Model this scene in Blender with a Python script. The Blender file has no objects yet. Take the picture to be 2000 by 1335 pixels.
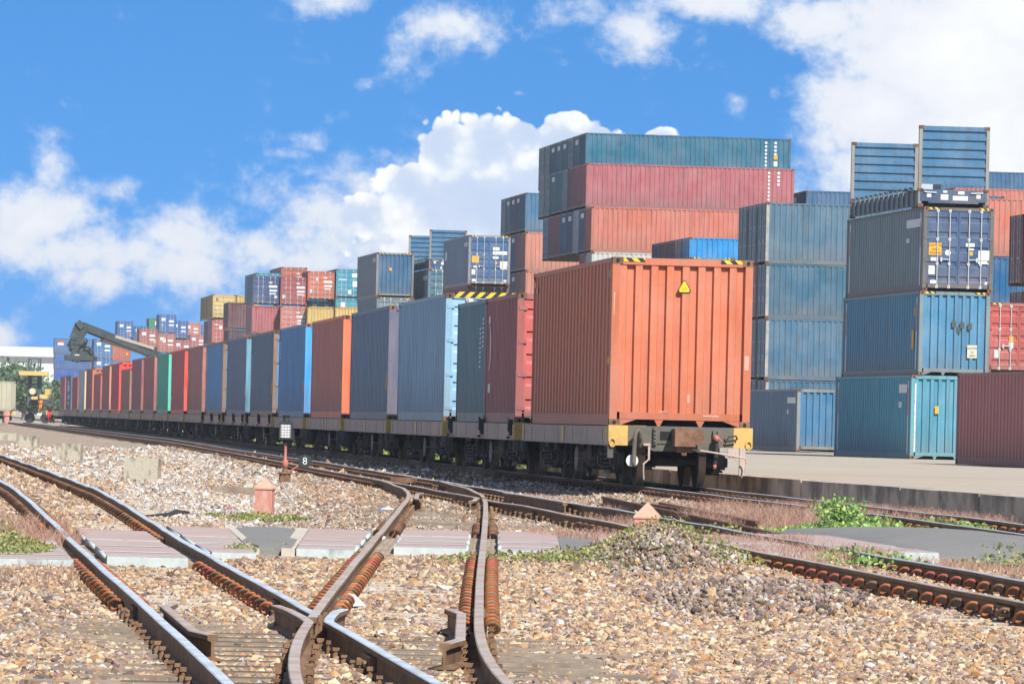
# container train and container yard by a level crossing
import bpy, math, random
import numpy as np
from mathutils import Vector, Matrix
random.seed(7); RNG = np.random.default_rng(7)
C = bpy.context.scene.collection
PI = math.pi
# ------------------------------------------------------------------ camera numbers (measured from the photograph)
FPX = 10750.0; ROLL = 0.0239; V0 = 156.0; CAMZ = 1.05      # focal length in px of a 2000 px wide frame, roll, horizon offset, eye height
def uv(x, y):
    a, b = x - 1000.0, y - 667.5
    c, s = math.cos(ROLL), math.sin(ROLL)
    return a * c + b * s, -a * s + b * c
def at(x, y, Z):
    """a photograph pixel at depth Z -> world point"""
    u, v = uv(x, y)
    return Vector((u / FPX * Z, Z, CAMZ - (v - V0) / FPX * Z))
def h_rail(Z): return float(np.interp(Z, [10, 27, 50, 70, 95, 136, 200], [1.34, 1.32, 1.20, 1.10, 1.06, 1.03, 1.03]))
def sstep(a, b, t):
    t = np.clip((t - a) / (b - a), 0, 1); return t * t * (3 - 2 * t)
def zr(X, Z):
    """height of the rail heads at a place"""
    h = np.interp(Z, [10, 27, 50, 70, 95, 136, 200], [1.34, 1.32, 1.20, 1.10, 1.06, 1.03, 1.03])
    return CAMZ - h + 0.12 * sstep(45, 70, np.asarray(Z, float)) * sstep(1.0, 5.0, -np.asarray(X, float) - 0.055 * np.clip(np.asarray(Z, float) - 60, 0, 200))
def gat(x, y, off=0.0):
    """a photograph pixel on the ground -> world point (rail level + off)"""
    u, v = uv(x, y); lo, hi = 12.0, 900.0
    for _ in range(60):
        m = 0.5 * (lo + hi); X = u / FPX * m
        if (v - V0) / FPX * m < CAMZ - (float(zr(X, m)) + off): lo = m
        else: hi = m
    return Vector((u / FPX * lo, lo, float(zr(u / FPX * lo, lo)) + off))
# ------------------------------------------------------------------ track lines (X of the centre line by depth)
def lin(zs, xs):
    def f(Z):
        Z = float(Z)
        if Z < zs[0]: return xs[0] + (xs[1] - xs[0]) / (zs[1] - zs[0]) * (Z - zs[0])
        if Z > zs[-1]: return xs[-1] + (xs[-1] - xs[-2]) / (zs[-1] - zs[-2]) * (Z - zs[-1])
        return float(np.interp(Z, zs, xs))
    return f
G = 0.535
c_left = lin([20, 27.6, 35.7, 52.9, 73.5, 113, 400], [-.04, -.86, -1.76, -3.72, -6.18, -10.95, -46.0])
c_mid = lin([46, 59, 73.4, 100.8, 135.7, 284, 420], [3.79, 2.26, .59, -2.21, -5.70, -22.4, -37.7])
c_train = lambda Z: 2.955 - .1085 * (Z - 94.5)
_bz = np.array([22, 27.2, 30.5, 33.5, 36.5, 43.5, 50, 57, 68, 76, 80, 84, 90, 94, 97.5]); _bx = np.array([-.12, -.50, -.645, -.70, -.712, -.745, -.76, -.775, -.81, -.85, -.90, -1.01, -1.32, -1.585, -1.87])
def c_branch(Z):
    # gentle smoothing of the measured points
    w = np.exp(-((Z + np.linspace(-3, 3, 25) - Z) / 1.6) ** 2); return float(np.sum(w * np.interp(Z + np.linspace(-3, 3, 25), _bz, _bx)) / np.sum(w))
def smooth_line(f, w):
    zs = np.linspace(8, 480, 1889); ys = np.array([f(z) for z in zs]); k = np.hanning(int(w / .25) | 1); k /= k.sum(); h = len(k) // 2
    pad = np.concatenate([ys[0] - (ys[1] - ys[0]) * np.arange(h, 0, -1), ys, ys[-1] + (ys[-1] - ys[-2]) * np.arange(1, h + 1)]); sm = np.convolve(pad, k, 'valid')
    return lambda Z: float(np.interp(Z, zs, sm))
c_left = smooth_line(c_left, 22); c_mid = smooth_line(c_mid, 24); _cb0 = lin(list(_bz), list(_bx)); c_branch = smooth_line(_cb0, 9)
plat_edge = lambda Z: 14.8 - .1085 * Z
def zplat(Z): return .18 - .0008 * (np.minimum(Z, 260) - 95)
MOUNDS = []   # (X, Z, rx, rz, h)
def mounds(X, Z):
    s = 0
    for (mx, mz, rx, rz, h) in MOUNDS:
        s = s + h * np.exp(-(((X - mx) / rx) ** 2 + ((Z - mz) / rz) ** 2) ** 1.3)
    return s
def zg(X, Z):
    """ballast surface"""
    X = np.asarray(X, float); Z = np.asarray(Z, float)
    d = 99 + 0 * X
    for f in (LUT['left'], LUT['mid'], LUT['train'], LUT['branch']): d = np.minimum(d, np.abs(X - f(Z)))
    crn = 53 + np.minimum(0, X + .5) * 1.9; pile = .055 * sstep(crn - 5, crn - .4, Z) * (1 - sstep(crn + .3, crn + .5, Z)); inb = sstep(crn + .1, crn + .5, Z) * (1 - sstep(crn + 6.4, crn + 7.2, Z)) * (X < LUT['mid'](Z) + 1.0)
    return zr(X, Z) - .185 + pile + inb * .085 - (1 - inb) * .07 * sstep(1.2, 2.2, d) + .02 * np.sin(X * 2.1 + Z * .7) * np.sin(Z * .43 - X) + mounds(X, Z)
_zz = np.linspace(5, 900, 4000)
LUT = {}
for k_, f_ in (('left', c_left), ('mid', c_mid), ('train', c_train)):
    LUT[k_] = (lambda arr: (lambda Z: np.interp(Z, _zz, arr)))(np.array([f_(z) for z in _zz]))
_bb = np.array([c_branch(z) if z < 98 else 999 for z in _zz]); LUT['branch'] = lambda Z: np.interp(Z, _zz, _bb)
MOUNDS += [(1.44, 52.6, .58, 1.4, .29), (2.05, 45.4, .78, 2.6, .09), (1.5, 46.0, .7, 2.0, .03)]
# ------------------------------------------------------------------ node helpers
def new_mat(name):
    m = bpy.data.materials.new(name); m.use_nodes = True
    nt = m.node_tree; nt.nodes.clear(); return m, nt
class NT:
    def __init__(s, nt): s.nt = nt
    def n(s, typ, **kw):
        o = s.nt.nodes.new(typ)
        for k, v in kw.items():
            if k.startswith('i_'):
                key = k[2:]; key = int(key) if key.isdigit() else key.replace('_', ' ')
                s.set(o.inputs[key], v)
            else: setattr(o, k, v)
        return o
    def set(s, inp, v):
        if hasattr(v, 'links') or isinstance(v, bpy.types.NodeSocket): s.nt.links.new(v, inp)
        else: inp.default_value = v
    def math(s, op, a, b=None, c=None, clamp=False):
        o = s.nt.nodes.new('ShaderNodeMath'); o.operation = op; o.use_clamp = clamp
        s.set(o.inputs[0], a)
        if b is not None: s.set(o.inputs[1], b)
        if c is not None: s.set(o.inputs[2], c)
        return o.outputs[0]
    def ramp(s, fac, stops, interp='LINEAR'):
        o = s.nt.nodes.new('ShaderNodeValToRGB'); o.color_ramp.interpolation = interp
        e = o.color_ramp.elements
        while len(e) > 1: e.remove(e[0])
        e[0].position = stops[0][0]; e[0].color = col4(stops[0][1])
        for p, c in stops[1:]:
            q = e.new(p); q.color = col4(c)
        s.set(o.inputs[0], fac); return o.outputs[0]
    def mix(s, fac, a, b, blend='MIX'):
        o = s.nt.nodes.new('ShaderNodeMix'); o.data_type = 'RGBA'; o.blend_type = blend
        s.set(o.inputs[0], fac); s.set(o.inputs[6], a if not isinstance(a, tuple) else col4(a)); s.set(o.inputs[7], b if not isinstance(b, tuple) else col4(b))
        return o.outputs[2]
    def noise(s, scale, detail=3, rough=.55, vec=None, dim='3D'):
        o = s.nt.nodes.new('ShaderNodeTexNoise'); o.inputs['Scale'].default_value = scale; o.inputs['Detail'].default_value = detail; o.inputs['Roughness'].default_value = rough
        if vec is not None: s.nt.links.new(vec, o.inputs['Vector'])
        return o.outputs[0]
    def scalev(s, vec, sc):
        o = s.nt.nodes.new('ShaderNodeMapping'); s.nt.links.new(vec, o.inputs[0]); o.inputs['Scale'].default_value = sc; return o.outputs[0]
    def objco(s, rnd=True):
        tc = s.nt.nodes.new('ShaderNodeTexCoord').outputs['Object']
        if not rnd: return tc
        oi = s.nt.nodes.new('ShaderNodeObjectInfo')
        v = s.nt.nodes.new('ShaderNodeVectorMath'); v.operation = 'ADD'; s.nt.links.new(tc, v.inputs[0])
        k = s.math('MULTIPLY', oi.outputs['Random'], 57.0)
        cx = s.nt.nodes.new('ShaderNodeCombineXYZ')
        for i in range(3): s.nt.links.new(k, cx.inputs[i])
        s.nt.links.new(cx.outputs[0], v.inputs[1]); return v.outputs[0]
    def out(s, color, rough=.6, metal=0.0, bump=None, bump_str=.3, bump_dist=.02, spec=.4):
        p = s.nt.nodes.new('ShaderNodeBsdfPrincipled'); o = s.nt.nodes.new('ShaderNodeOutputMaterial')
        s.set(p.inputs['Base Color'], color if not isinstance(color, tuple) else col4(color)); s.set(p.inputs['Roughness'], rough); s.set(p.inputs['Metallic'], metal)
        p.inputs['Specular IOR Level'].default_value = spec
        if bump is not None:
            b = s.nt.nodes.new('ShaderNodeBump'); b.inputs['Strength'].default_value = bump_str; b.inputs['Distance'].default_value = bump_dist
            s.nt.links.new(bump, b.inputs['Height']); s.nt.links.new(b.outputs[0], p.inputs['Normal'])
        s.nt.links.new(p.outputs[0], o.inputs[0]); return p
def col4(c): return (c[0], c[1], c[2], 1.0)
def s2l(v): v /= 255.0; return v / 12.92 if v <= .04045 else ((v + .055) / 1.055) ** 2.4
def lit(r, g, b, k=.60): return (s2l(r) * k, s2l(g) * k, s2l(b) * k)      # a sunlit photograph colour -> base colour
# ------------------------------------------------------------------ materials
M = {}
def mk_paint(name, dirt=.5, rust=.5, rough=.5):
    m, nt = new_mat(name); N = NT(nt); oi = N.n('ShaderNodeObjectInfo')
    co = N.objco(); st = N.scalev(co, (3.0, 3.0, .22))
    streak = N.noise(2.2, 4, .6, st); blotch = N.noise(.9, 4, .6, co); fine = N.noise(14, 3, .6, co)
    c = N.mix(N.math('MULTIPLY', N.ramp(blotch, [(.35, (0, 0, 0)), (.75, (1, 1, 1))]), .28), oi.outputs['Color'], N.mix(.5, oi.outputs['Color'], (.55, .53, .5)))
    hs = N.n('ShaderNodeHueSaturation'); N.set(hs.inputs['Color'], c); N.set(hs.inputs['Value'], N.math('MULTIPLY_ADD', fine, .22, .89)); c = hs.outputs[0]
    c = N.mix(N.math('MULTIPLY', N.ramp(streak, [(.48, (0, 0, 0)), (.72, (1, 1, 1))]), dirt), c, N.mix(.62, c, (.07, .06, .055)))
    sc = N.noise(3.0, 6, .75, N.scalev(co, (1.6, 1.6, .9)))
    c = N.mix(N.math('MULTIPLY', N.ramp(sc, [(.66, (0, 0, 0)), (.70, (1, 1, 1))]), rust), c, (.16, .065, .03))
    sc2 = N.noise(5.0, 5, .75, N.scalev(co, (2.5, 2.5, .5)))
    c = N.mix(N.math('MULTIPLY', N.ramp(sc2, [(.69, (0, 0, 0)), (.72, (1, 1, 1))]), .55 * rust + .1), c, N.mix(.5, c, (.75, .72, .68)))
    scr = N.noise(2.5, 5, .7, N.scalev(co, (9, 9, 1.1))); c = N.mix(N.math('MULTIPLY', N.ramp(scr, [(.70, (0, 0, 0)), (.73, (1, 1, 1))]), .30), c, N.mix(.45, c, (.8, .78, .74)))
    z0 = N.n('ShaderNodeSeparateXYZ'); N.set(z0.inputs[0], N.objco(False)); low = N.math('SUBTRACT', 1.0, N.math('MULTIPLY', z0.outputs[2], .9), clamp=True)
    c = N.mix(N.math('MULTIPLY', N.math('MULTIPLY', low, blotch), dirt), c, (.17, .14, .11))
    dent = N.math('ADD', N.math('MULTIPLY', fine, .06), N.noise(1.6, 2, .5, co))
    N.out(c, N.math('MULTIPLY_ADD', blotch, .25, rough - .1), 0, dent, .35, .05, .35); M[name] = m
mk_paint('paint', .72, .65); mk_paint('paint_clean', .36, .22); mk_paint('paint_worn', .75, .95)
def mk_rusty(name, a, b, c_, sc=12, rough=.8, bs=.4):
    m, nt = new_mat(name); N = NT(nt); co = N.objco()
    n1 = N.noise(sc, 5, .65, co); n2 = N.noise(sc * .2, 3, .6, co)
    c = N.mix(N.ramp(n2, [(.35, (0, 0, 0)), (.65, (1, 1, 1))]), N.ramp(n1, [(.3, a), (.7, b)]), N.ramp(n1, [(.3, b), (.7, c_)]))
    N.out(c, rough, 0, n1, bs, .01, .3); M[name] = m
mk_rusty('rust_dark', (.11, .066, .040), (.20, .118, .066), (.29, .175, .098))
mk_rusty('rust_orange', (.22, .07, .03), (.36, .125, .05), (.46, .18, .08))
mk_rusty('rust_casting', (.06, .03, .02), (.17, .085, .05), (.28, .16, .10))
mk_rusty('undergear', (.05, .048, .044), (.10, .092, .082), (.17, .15, .13))
mk_rusty('frame_grey', (.42, .33, .27), (.52, .42, .35), (.28, .23, .19), 5, .7)
mk_rusty('beam_green', (.085, .085, .07), (.13, .125, .10), (.17, .13, .09), 7, .7)
mk_rusty('wagon_yellow', (.56, .35, .09), (.66, .44, .13), (.36, .24, .09), 7, .6, .1)
mk_rusty('wagon_tan', (.70, .47, .25), (.80, .56, .31), (.58, .38, .19), 4, .7, .1)
mk_rusty('concrete', (.44, .39, .31), (.58, .52, .43), (.34, .31, .25), 9, .9)
mk_rusty('timber', (.15, .115, .085), (.27, .21, .155), (.36, .30, .23), 18, .9)
mk_rusty('red_clip', (.30, .07, .045), (.40, .12, .08), (.24, .08, .05))
mk_rusty('steel_white', (.60, .62, .63), (.72, .74, .75), (.5, .5, .5), 8, .6)
mk_rusty('hose_black', (.018, .02, .021), (.035, .035, .036), (.05, .05, .05), 10, .6)
mk_rusty('pole_pink', (.40, .13, .10), (.48, .19, .15), (.34, .11, .08), 9, .7)
mk_rusty('machine_dark', (.035, .052, .052), (.06, .08, .078), (.10, .115, .11), 3, .6)
mk_rusty('scuffed', (.58, .24, .16), (.50, .33, .28), (.62, .40, .32), 14, .7)
mk_rusty('worn_post', (.14, .20, .23), (.28, .30, .29), (.50, .38, .29), 7, .7)
mk_rusty('cloth_plain', (.5, .5, .5), (.7, .7, .72), (.4, .4, .4), 20, .9)
def mk_flat(name, c, rough=.55, metal=0):
    m, nt = new_mat(name); N = NT(nt); co = N.objco(); n = N.noise(9, 4, .6, co)
    c2 = tuple(v * .82 for v in c); N.out(N.mix(n, c, c2), rough, metal); M[name] = m
mk_flat('white_mark', (.72, .74, .74)); mk_flat('black_mark', (.02, .02, .022)); mk_flat('dark_hole', (.006, .006, .006))
mk_flat('sign_yellow', (.72, .52, .02)); mk_flat('sticker_orange', (.75, .38, .03)); mk_flat('rod_steel', (.55, .57, .57), .45, .2)
mk_flat('cream', (.58, .54, .42)); mk_flat('red_mark', (.55, .08, .06)); mk_flat('yellow_machine', (.62, .46, .16)); mk_flat('green_black', (.035, .045, .042))
mk_flat('skin', (.20, .11, .07)); mk_flat('trouser_red', (.55, .05, .04)); mk_flat('jacket_dark', (.05, .06, .05)); mk_flat('vest_orange', (.80, .25, .02)); mk_flat('hair_black', (.01, .01, .01))
mk_flat('bag_blue', (.04, .16, .50)); mk_flat('bag_pink', (.55, .12, .35)); mk_flat('pale_stone', (.62, .60, .55), .9)
m, nt = new_mat('shed_white'); N = NT(nt); co = N.objco(False); N.out(N.mix(N.noise(.4, 3, .6, N.scalev(co, (3, 3, .3))), (.74, .78, .77), (.60, .65, .64)), .7); M['shed_white'] = m
# hazard stripes: diagonal yellow and black
def mk_hazard(name, per, white=False):
    m, nt = new_mat(name); N = NT(nt); co = N.objco(False); sx = N.n('ShaderNodeSeparateXYZ'); N.set(sx.inputs[0], co)
    t = N.math('FRACT', N.math('DIVIDE', N.math('ADD', N.math('ADD', sx.outputs[0], sx.outputs[1]), N.math('MULTIPLY', sx.outputs[2], -1.0 if white else 1.0)), per))
    n = N.noise(20, 3, .6, co)
    c = N.mix(N.math('GREATER_THAN', t, .5), (.70, .48, .04), (.02, .02, .02)); c = N.mix(N.math('MULTIPLY', N.ramp(n, [(.55, (0, 0, 0)), (.75, (1, 1, 1))]), .5), c, (.25, .2, .14)); N.out(c, .6); M[name] = m
mk_hazard('hazard', .20); mk_hazard('hazard_wide', .24, True)
# rail heads
def mk_rail(name, a, b, metal, rough):
    m, nt = new_mat(name); N = NT(nt); co = N.objco(False)
    n1 = N.noise(3, 5, .65, co); n2 = N.noise(30, 3, .6, co)
    N.out(N.mix(N.ramp(n1, [(.42, (0, 0, 0)), (.62, (1, 1, 1))]), a, b), N.math('MULTIPLY_ADD', n2, .2, rough - .1), metal, None, spec=.5); M[name] = m
mk_rail('rail_shiny', (.62, .68, .72), (.48, .50, .50), .15, .45)
mk_rail('rail_dull', (.42, .29, .20), (.50, .44, .38), .1, .5)
mk_rail('rail_wornblue', (.46, .52, .58), (.40, .38, .36), .15, .45)
# concrete block / platform with dark stains running from the top
def mk_stained(name, a, b, st, sc=1.0):
    m, nt = new_mat(name); N = NT(nt); co = N.objco(); cz = N.objco(False); sx = N.n('ShaderNodeSeparateXYZ'); N.set(sx.inputs[0], cz)
    n1 = N.noise(9 * sc, 5, .65, co); n2 = N.noise(2.2 * sc, 4, .6, N.scalev(co, (1.3, .45, .5)))
    c = N.ramp(n1, [(.3, a), (.7, b)])
    k = N.math('MULTIPLY', N.ramp(N.math('ADD', n2, N.math('MULTIPLY', sx.outputs[2], .22)), [(.52, (0, 0, 0)), (.68, (1, 1, 1))]), .8)
    N.out(N.mix(k, c, st), .92, 0, n1, .4, .02, .2); M[name] = m
mk_stained('block_concrete', (.40, .36, .27), (.50, .46, .36), (.12, .11, .08), 2.4)
mk_stained('wall_concrete', (.50, .42, .31), (.64, .55, .42), (.16, .145, .125), .9)
mk_stained('panel_side', (.42, .48, .46), (.54, .59, .57), (.15, .17, .165), 1.3)
# platform paving
m, nt = new_mat('platform_paving'); N = NT(nt); co = N.objco(False)
a_ = N.noise(.25, 4, .6, N.scalev(co, (1, .25, 1))); b_ = N.noise(3, 5, .65, co); t_ = N.noise(.5, 3, .6, N.scalev(co, (.15, 3.5, 1)))
c_ = N.mix(N.math('MULTIPLY', a_, .6), N.ramp(b_, [(.3, (.40, .34, .26)), (.7, (.50, .435, .34))]), (.36, .31, .245))
N.out(N.mix(N.math('MULTIPLY', N.ramp(t_, [(.5, (0, 0, 0)), (.7, (1, 1, 1))]), .55), c_, (.22, .19, .155)), .9, 0, b_, .2, .02, .2); M['platform_paving'] = m
# crossing panel top: reddish painted concrete
m, nt = new_mat('panel_red'); N = NT(nt); co = N.objco()
a_ = N.noise(60, 3, .6, co); b_ = N.noise(2, 4, .6, co)
N.out(N.mix(N.math('MULTIPLY', N.ramp(b_, [(.4, (0, 0, 0)), (.7, (1, 1, 1))]), .5), N.ramp(a_, [(.35, (.32, .225, .20)), (.65, (.47, .35, .315))]), (.44, .395, .365)), .9, 0, a_, .3, .01, .2); M['panel_red'] = m
m, nt = new_mat('asphalt'); N = NT(nt); co = N.objco()
a_ = N.noise(70, 3, .7, co); b_ = N.noise(1.2, 4, .6, co)
N.out(N.mix(N.math('MULTIPLY', b_, .8), N.ramp(a_, [(.35, (.10, .108, .11)), (.7, (.26, .26, .255))]), (.27, .245, .21)), .85, 0, a_, .5, .015, .3); M['asphalt'] = m
# marker post
m, nt = new_mat('post_red'); N = NT(nt); co = N.objco()
a_ = N.noise(5, 5, .65, N.scalev(co, (2, 2, .5))); b_ = N.noise(22, 4, .6, co)
N.out(N.mix(N.ramp(a_, [(.4, (0, 0, 0)), (.68, (1, 1, 1))]), N.ramp(b_, [(.3, (.48, .175, .14)), (.7, (.58, .26, .20))]), (.60, .38, .30)), .9, 0, b_, .3, .01, .2); M['post_red'] = m
m, nt = new_mat('post_cap'); N = NT(nt); co = N.objco(); b_ = N.noise(22, 4, .6, co); N.out(N.ramp(b_, [(.3, (.52, .27, .19)), (.7, (.62, .37, .27))]), .9, 0, b_, .3, .01, .2); M['post_cap'] = m
# per-element colour attribute (each stone and leaf has its own colour)
def mk_attr(name, rough, bumpsc=None, trans=0.0):
    m, nt = new_mat(name); N = NT(nt); at_ = N.n('ShaderNodeAttribute', attribute_name='tone')
    if bumpsc:
        co = N.objco(False); n1 = N.noise(bumpsc, 4, .65, co)
        c = N.mix(N.ramp(n1, [(.3, (0, 0, 0)), (.75, (1, 1, 1))]), N.mix(.35, at_.outputs['Color'], (.1, .075, .055)), at_.outputs['Color']); N.out(c, rough, 0, n1, .35, .01, .25)
    else:
        p = N.out(at_.outputs['Color'], rough, 0, spec=.25)
        if trans:
            t = N.n('ShaderNodeBsdfTranslucent'); N.set(t.inputs[0], at_.outputs['Color']); mx = N.n('ShaderNodeMixShader'); mx.inputs[0].default_value = trans
            nt.links.new(p.outputs[0], mx.inputs[1]); nt.links.new(t.outputs[0], mx.inputs[2]); nt.links.new(mx.outputs[0], [n for n in nt.nodes if n.type == 'OUTPUT_MATERIAL'][0].inputs[0])
    M[name] = m
mk_attr('stone', .9, 45); mk_attr('leaf', .6, None, .3)
# ground sheet: gravel texture under the loose stones
m, nt = new_mat('ballast'); N = NT(nt); co = N.objco(False)
v_ = N.n('ShaderNodeTexVoronoi'); v_.inputs['Scale'].default_value = 16; N.set(v_.inputs['Vector'], co)
r_ = N.n('ShaderNodeSeparateColor'); N.set(r_.inputs[0], v_.outputs['Color'])
big = N.noise(.22, 4, .6, co); c_ = N.ramp(r_.outputs[0], [(0, (.15, .10, .065)), (.25, (.28, .195, .125)), (.5, (.42, .31, .21)), (.75, (.47, .39, .30)), (1, (.58, .50, .40))])
c_ = N.mix(N.math('MULTIPLY', N.ramp(big, [(.4, (0, 0, 0)), (.6, (1, 1, 1))]), .5), c_, N.mix(.5, c_, (.30, .27, .24)))
inv = N.math('SUBTRACT', 1.0, v_.outputs['Distance'])
N.out(c_, .95, 0, inv, .9, .05, .2); M['ballast'] = m
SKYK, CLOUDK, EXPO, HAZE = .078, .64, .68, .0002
# ------------------------------------------------------------------ mesh builder
class MB:
    def __init__(s): s.v = []; s.f = []; s.m = []
    def quad(s, a, b, c, d, m=0):
        i = len(s.v); s.v += [tuple(a), tuple(b), tuple(c), tuple(d)]; s.f.append((i, i + 1, i + 2, i + 3)); s.m.append(m); return s
    def box(s, x0, x1, y0, y1, z0, z1, m=0):
        i = len(s.v)
        s.v += [(x0, y0, z0), (x1, y0, z0), (x1, y1, z0), (x0, y1, z0), (x0, y0, z1), (x1, y0, z1), (x1, y1, z1), (x0, y1, z1)]
        for q in ((0, 3, 2, 1), (4, 5, 6, 7), (0, 1, 5, 4), (1, 2, 6, 5), (2, 3, 7, 6), (3, 0, 4, 7)): s.f.append(tuple(i + k for k in q)); s.m.append(m)
        return s
    def bar(s, p, q, w, h, m=0):
        """rectangular bar between two points"""
        p, q = Vector(p), Vector(q); d = (q - p).normalized(); up = Vector((0, 0, 1)) if abs(d.z) < .9 else Vector((0, 1, 0))
        a = d.cross(up).normalized() * w / 2; b = a.cross(d).normalized() * h / 2; i = len(s.v)
        for c in (p, q):
            for sa, sb in ((-1, -1), (1, -1), (1, 1), (-1, 1)): s.v.append(tuple(c + a * sa + b * sb))
        for f in ((0, 1, 2, 3), (7, 6, 5, 4), (0, 4, 5, 1), (1, 5, 6, 2), (2, 6, 7, 3), (3, 7, 4, 0)): s.f.append(tuple(i + k for k in f)); s.m.append(m)
        return s
    def prism(s, pts, y0, y1, m=0, axis='y'):
        """closed outline (x,z) extruded along an axis"""
        i = len(s.v); n = len(pts)
        def P(a, b, t):
            return (a, t, b) if axis == 'y' else ((t, a, b) if axis == 'x' else (a, b, t))
        for t in (y0, y1): s.v += [P(a, b, t) for a, b in pts]
        for k in range(n): s.f.append((i + k, i + (k + 1) % n, i + n + (k + 1) % n, i + n + k)); s.m.append(m)
        s.f.append(tuple(i + k for k in range(n))[::-1]); s.f.append(tuple(i + n + k for k in range(n))); s.m += [m, m]; return s
    def tube(s, pts, r, n=8, m=0, caps=True):
        pts = [Vector(p) for p in pts]; rs = r if isinstance(r, (list, tuple)) else [r] * len(pts); i0 = len(s.v); prev = None
        for k, p in enumerate(pts):
            d = (pts[min(k + 1, len(pts) - 1)] - pts[max(k - 1, 0)]).normalized()
            if prev is None: a = d.cross(Vector((0, 0, 1)) if abs(d.z) < .9 else Vector((0, 1, 0))).normalized()
            else:
                a = prev - d * prev.dot(d); a = a.normalized() if a.length > 1e-6 else d.orthogonal().normalized()
            prev = a; b = d.cross(a)
            for j in range(n):
                t = 2 * PI * j / n; s.v.append(tuple(p + (a * math.cos(t) + b * math.sin(t)) * rs[k]))
        for k in range(len(pts) - 1):
            for j in range(n): s.f.append((i0 + k * n + j, i0 + k * n + (j + 1) % n, i0 + (k + 1) * n + (j + 1) % n, i0 + (k + 1) * n + j)); s.m.append(m)
        if caps:
            e = i0 + (len(pts) - 1) * n; s.f.append(tuple(i0 + j for j in range(n))[::-1]); s.f.append(tuple(e + j for j in range(n))); s.m += [m, m]
        return s
    def cyl(s, p, q, r, n=16, m=0): return s.tube([p, q], r, n, m)
    def coil(s, p, q, R, r, turns, m=0, n=6, per=10):
        p, q = Vector(p), Vector(q); pts = []
        for k in range(int(turns * per) + 1):
            t = k / per * 2 * PI; pts.append(p.lerp(q, k / (turns * per)) + Vector((math.cos(t) * R, math.sin(t) * R, 0)))
        return s.tube(pts, r, n, m)
    def sheet(s, rows, m=0):
        i0 = len(s.v); nc = len(rows[0])
        for r in rows: s.v += [tuple(p) for p in r]
        for a in range(len(rows) - 1):
            for b in range(nc - 1): s.f.append((i0 + a * nc + b, i0 + a * nc + b + 1, i0 + (a + 1) * nc + b + 1, i0 + (a + 1) * nc + b)); s.m.append(m)
        return s
    def mesh(s, name, mats, smooth=False):
        me = bpy.data.meshes.new(name); me.from_pydata(s.v, [], s.f)
        for x in mats: me.materials.append(M[x] if isinstance(x, str) else x)
        me.polygons.foreach_set('material_index', s.m)
        if smooth: me.polygons.foreach_set('use_smooth', [True] * len(s.f))
        me.update(); return me
    def build(s, name, mats, parent=None, smooth=False, color=None):
        return add(name, s.mesh(name, mats if isinstance(mats, (list, tuple)) else [mats], smooth), parent, color)
def add(name, me, parent=None, color=None):
    o = bpy.data.objects.new(name, me); C.objects.link(o)
    if parent is not None: o.parent = parent
    if color is not None: o.color = col4(color)
    return o
def tag(o, label=None, cat=None, group=None, kind=None):
    if label: o['label'] = label
    if cat: o['category'] = cat
    if group: o['group'] = group
    if kind: o['kind'] = kind
    return o
def empty(name, loc, rz=0, label=None, cat=None, group=None):
    o = bpy.data.objects.new(name, None); C.objects.link(o); o.location = loc; o.rotation_euler = (0, 0, rz); o.empty_display_size = .3
    return tag(o, label, cat, group)
KIDS = {}
def dup(root, loc, rz, label=None, group=None):
    r = root.copy(); C.objects.link(r); r.location = loc; r.rotation_euler = (0, 0, rz)
    if label: r['label'] = label
    if group: r['group'] = group
    for ch in list(root.children):
        c = ch.copy(); C.objects.link(c); c.parent = r
        for g in list(ch.children):
            d = g.copy(); C.objects.link(d); d.parent = c
    return r
def text_mesh(body, size, mat, depth=.002):
    cu = bpy.data.curves.new('lettering', 'FONT'); cu.body = body; cu.size = size; cu.extrude = depth; cu.align_x = 'CENTER'; cu.align_y = 'CENTER'; cu.resolution_u = 3
    ob = bpy.data.objects.new('lettering', cu); me = bpy.data.meshes.new_from_object(ob); bpy.data.objects.remove(ob)
    me.materials.clear(); me.materials.append(M[mat]); return me
def lettering(body, size, mat, parent, loc, rot=(PI / 2, 0, 0), name='lettering'):
    o = add(name, text_mesh(body, size, mat), parent); o.location = loc; o.rotation_euler = rot; return o
# ------------------------------------------------------------------ shipping containers (local: x right 0..W, y depth 0..L, z up)
W = 2.438
CACHE = {}
def profile(lo, hi, pitch, depth, flat=.39, slope=.11):
    """corrugation along a line: list of (t, inset)"""
    n = max(1, round((hi - lo) / pitch)); p = (hi - lo) / n; out = []
    for k in range(n):
        t = lo + k * p; out += [(t, 0), (t + p * flat, 0), (t + p * (flat + slope), depth), (t + p * (2 * flat + slope), depth)]
    out.append((hi, 0)); return out
def m_frame(L, H):
    b = MB(); pw, pd = .10, .14
    for y0, y1 in ((0, pd), (L - pd, L)):
        b.box(0, pw + .03, y0, y1, .118, H - .118); b.box(W - pw - .03, W, y0, y1, .118, H - .118)
        b.box(.178, W - .178, y0 + (.004 if y0 == 0 else 0), y1 - (.004 if y0 else 0), H - .125, H - .006); b.box(.178, W - .178, y0 + (.004 if y0 == 0 else 0), y1 - (.004 if y0 else 0), .12, .24)
    for x0, x1 in ((.002, .06), (W - .06, W - .002)):
        b.box(x0, x1, pd, L - pd, H - .085, H - .006); b.box(x0 + .012 if x0 < 1 else x0, x1 if x0 < 1 else x1 - .012, pd, L - pd, .008, .20)
    return b
def m_gussets(H):
    b = MB()
    for x0, x1, x2 in ((.18, .48, .18), (W - .18, W - .48, W - .18)): b.prism([(x0, .122), (x1, .122), (x2, .012)], .01, .13)
    for cx in (.86, W - .86): b.prism([(cx - .08, .12), (cx + .08, .12), (cx + .02, .01), (cx - .02, .01)], .012, .12)
    return b
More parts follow.
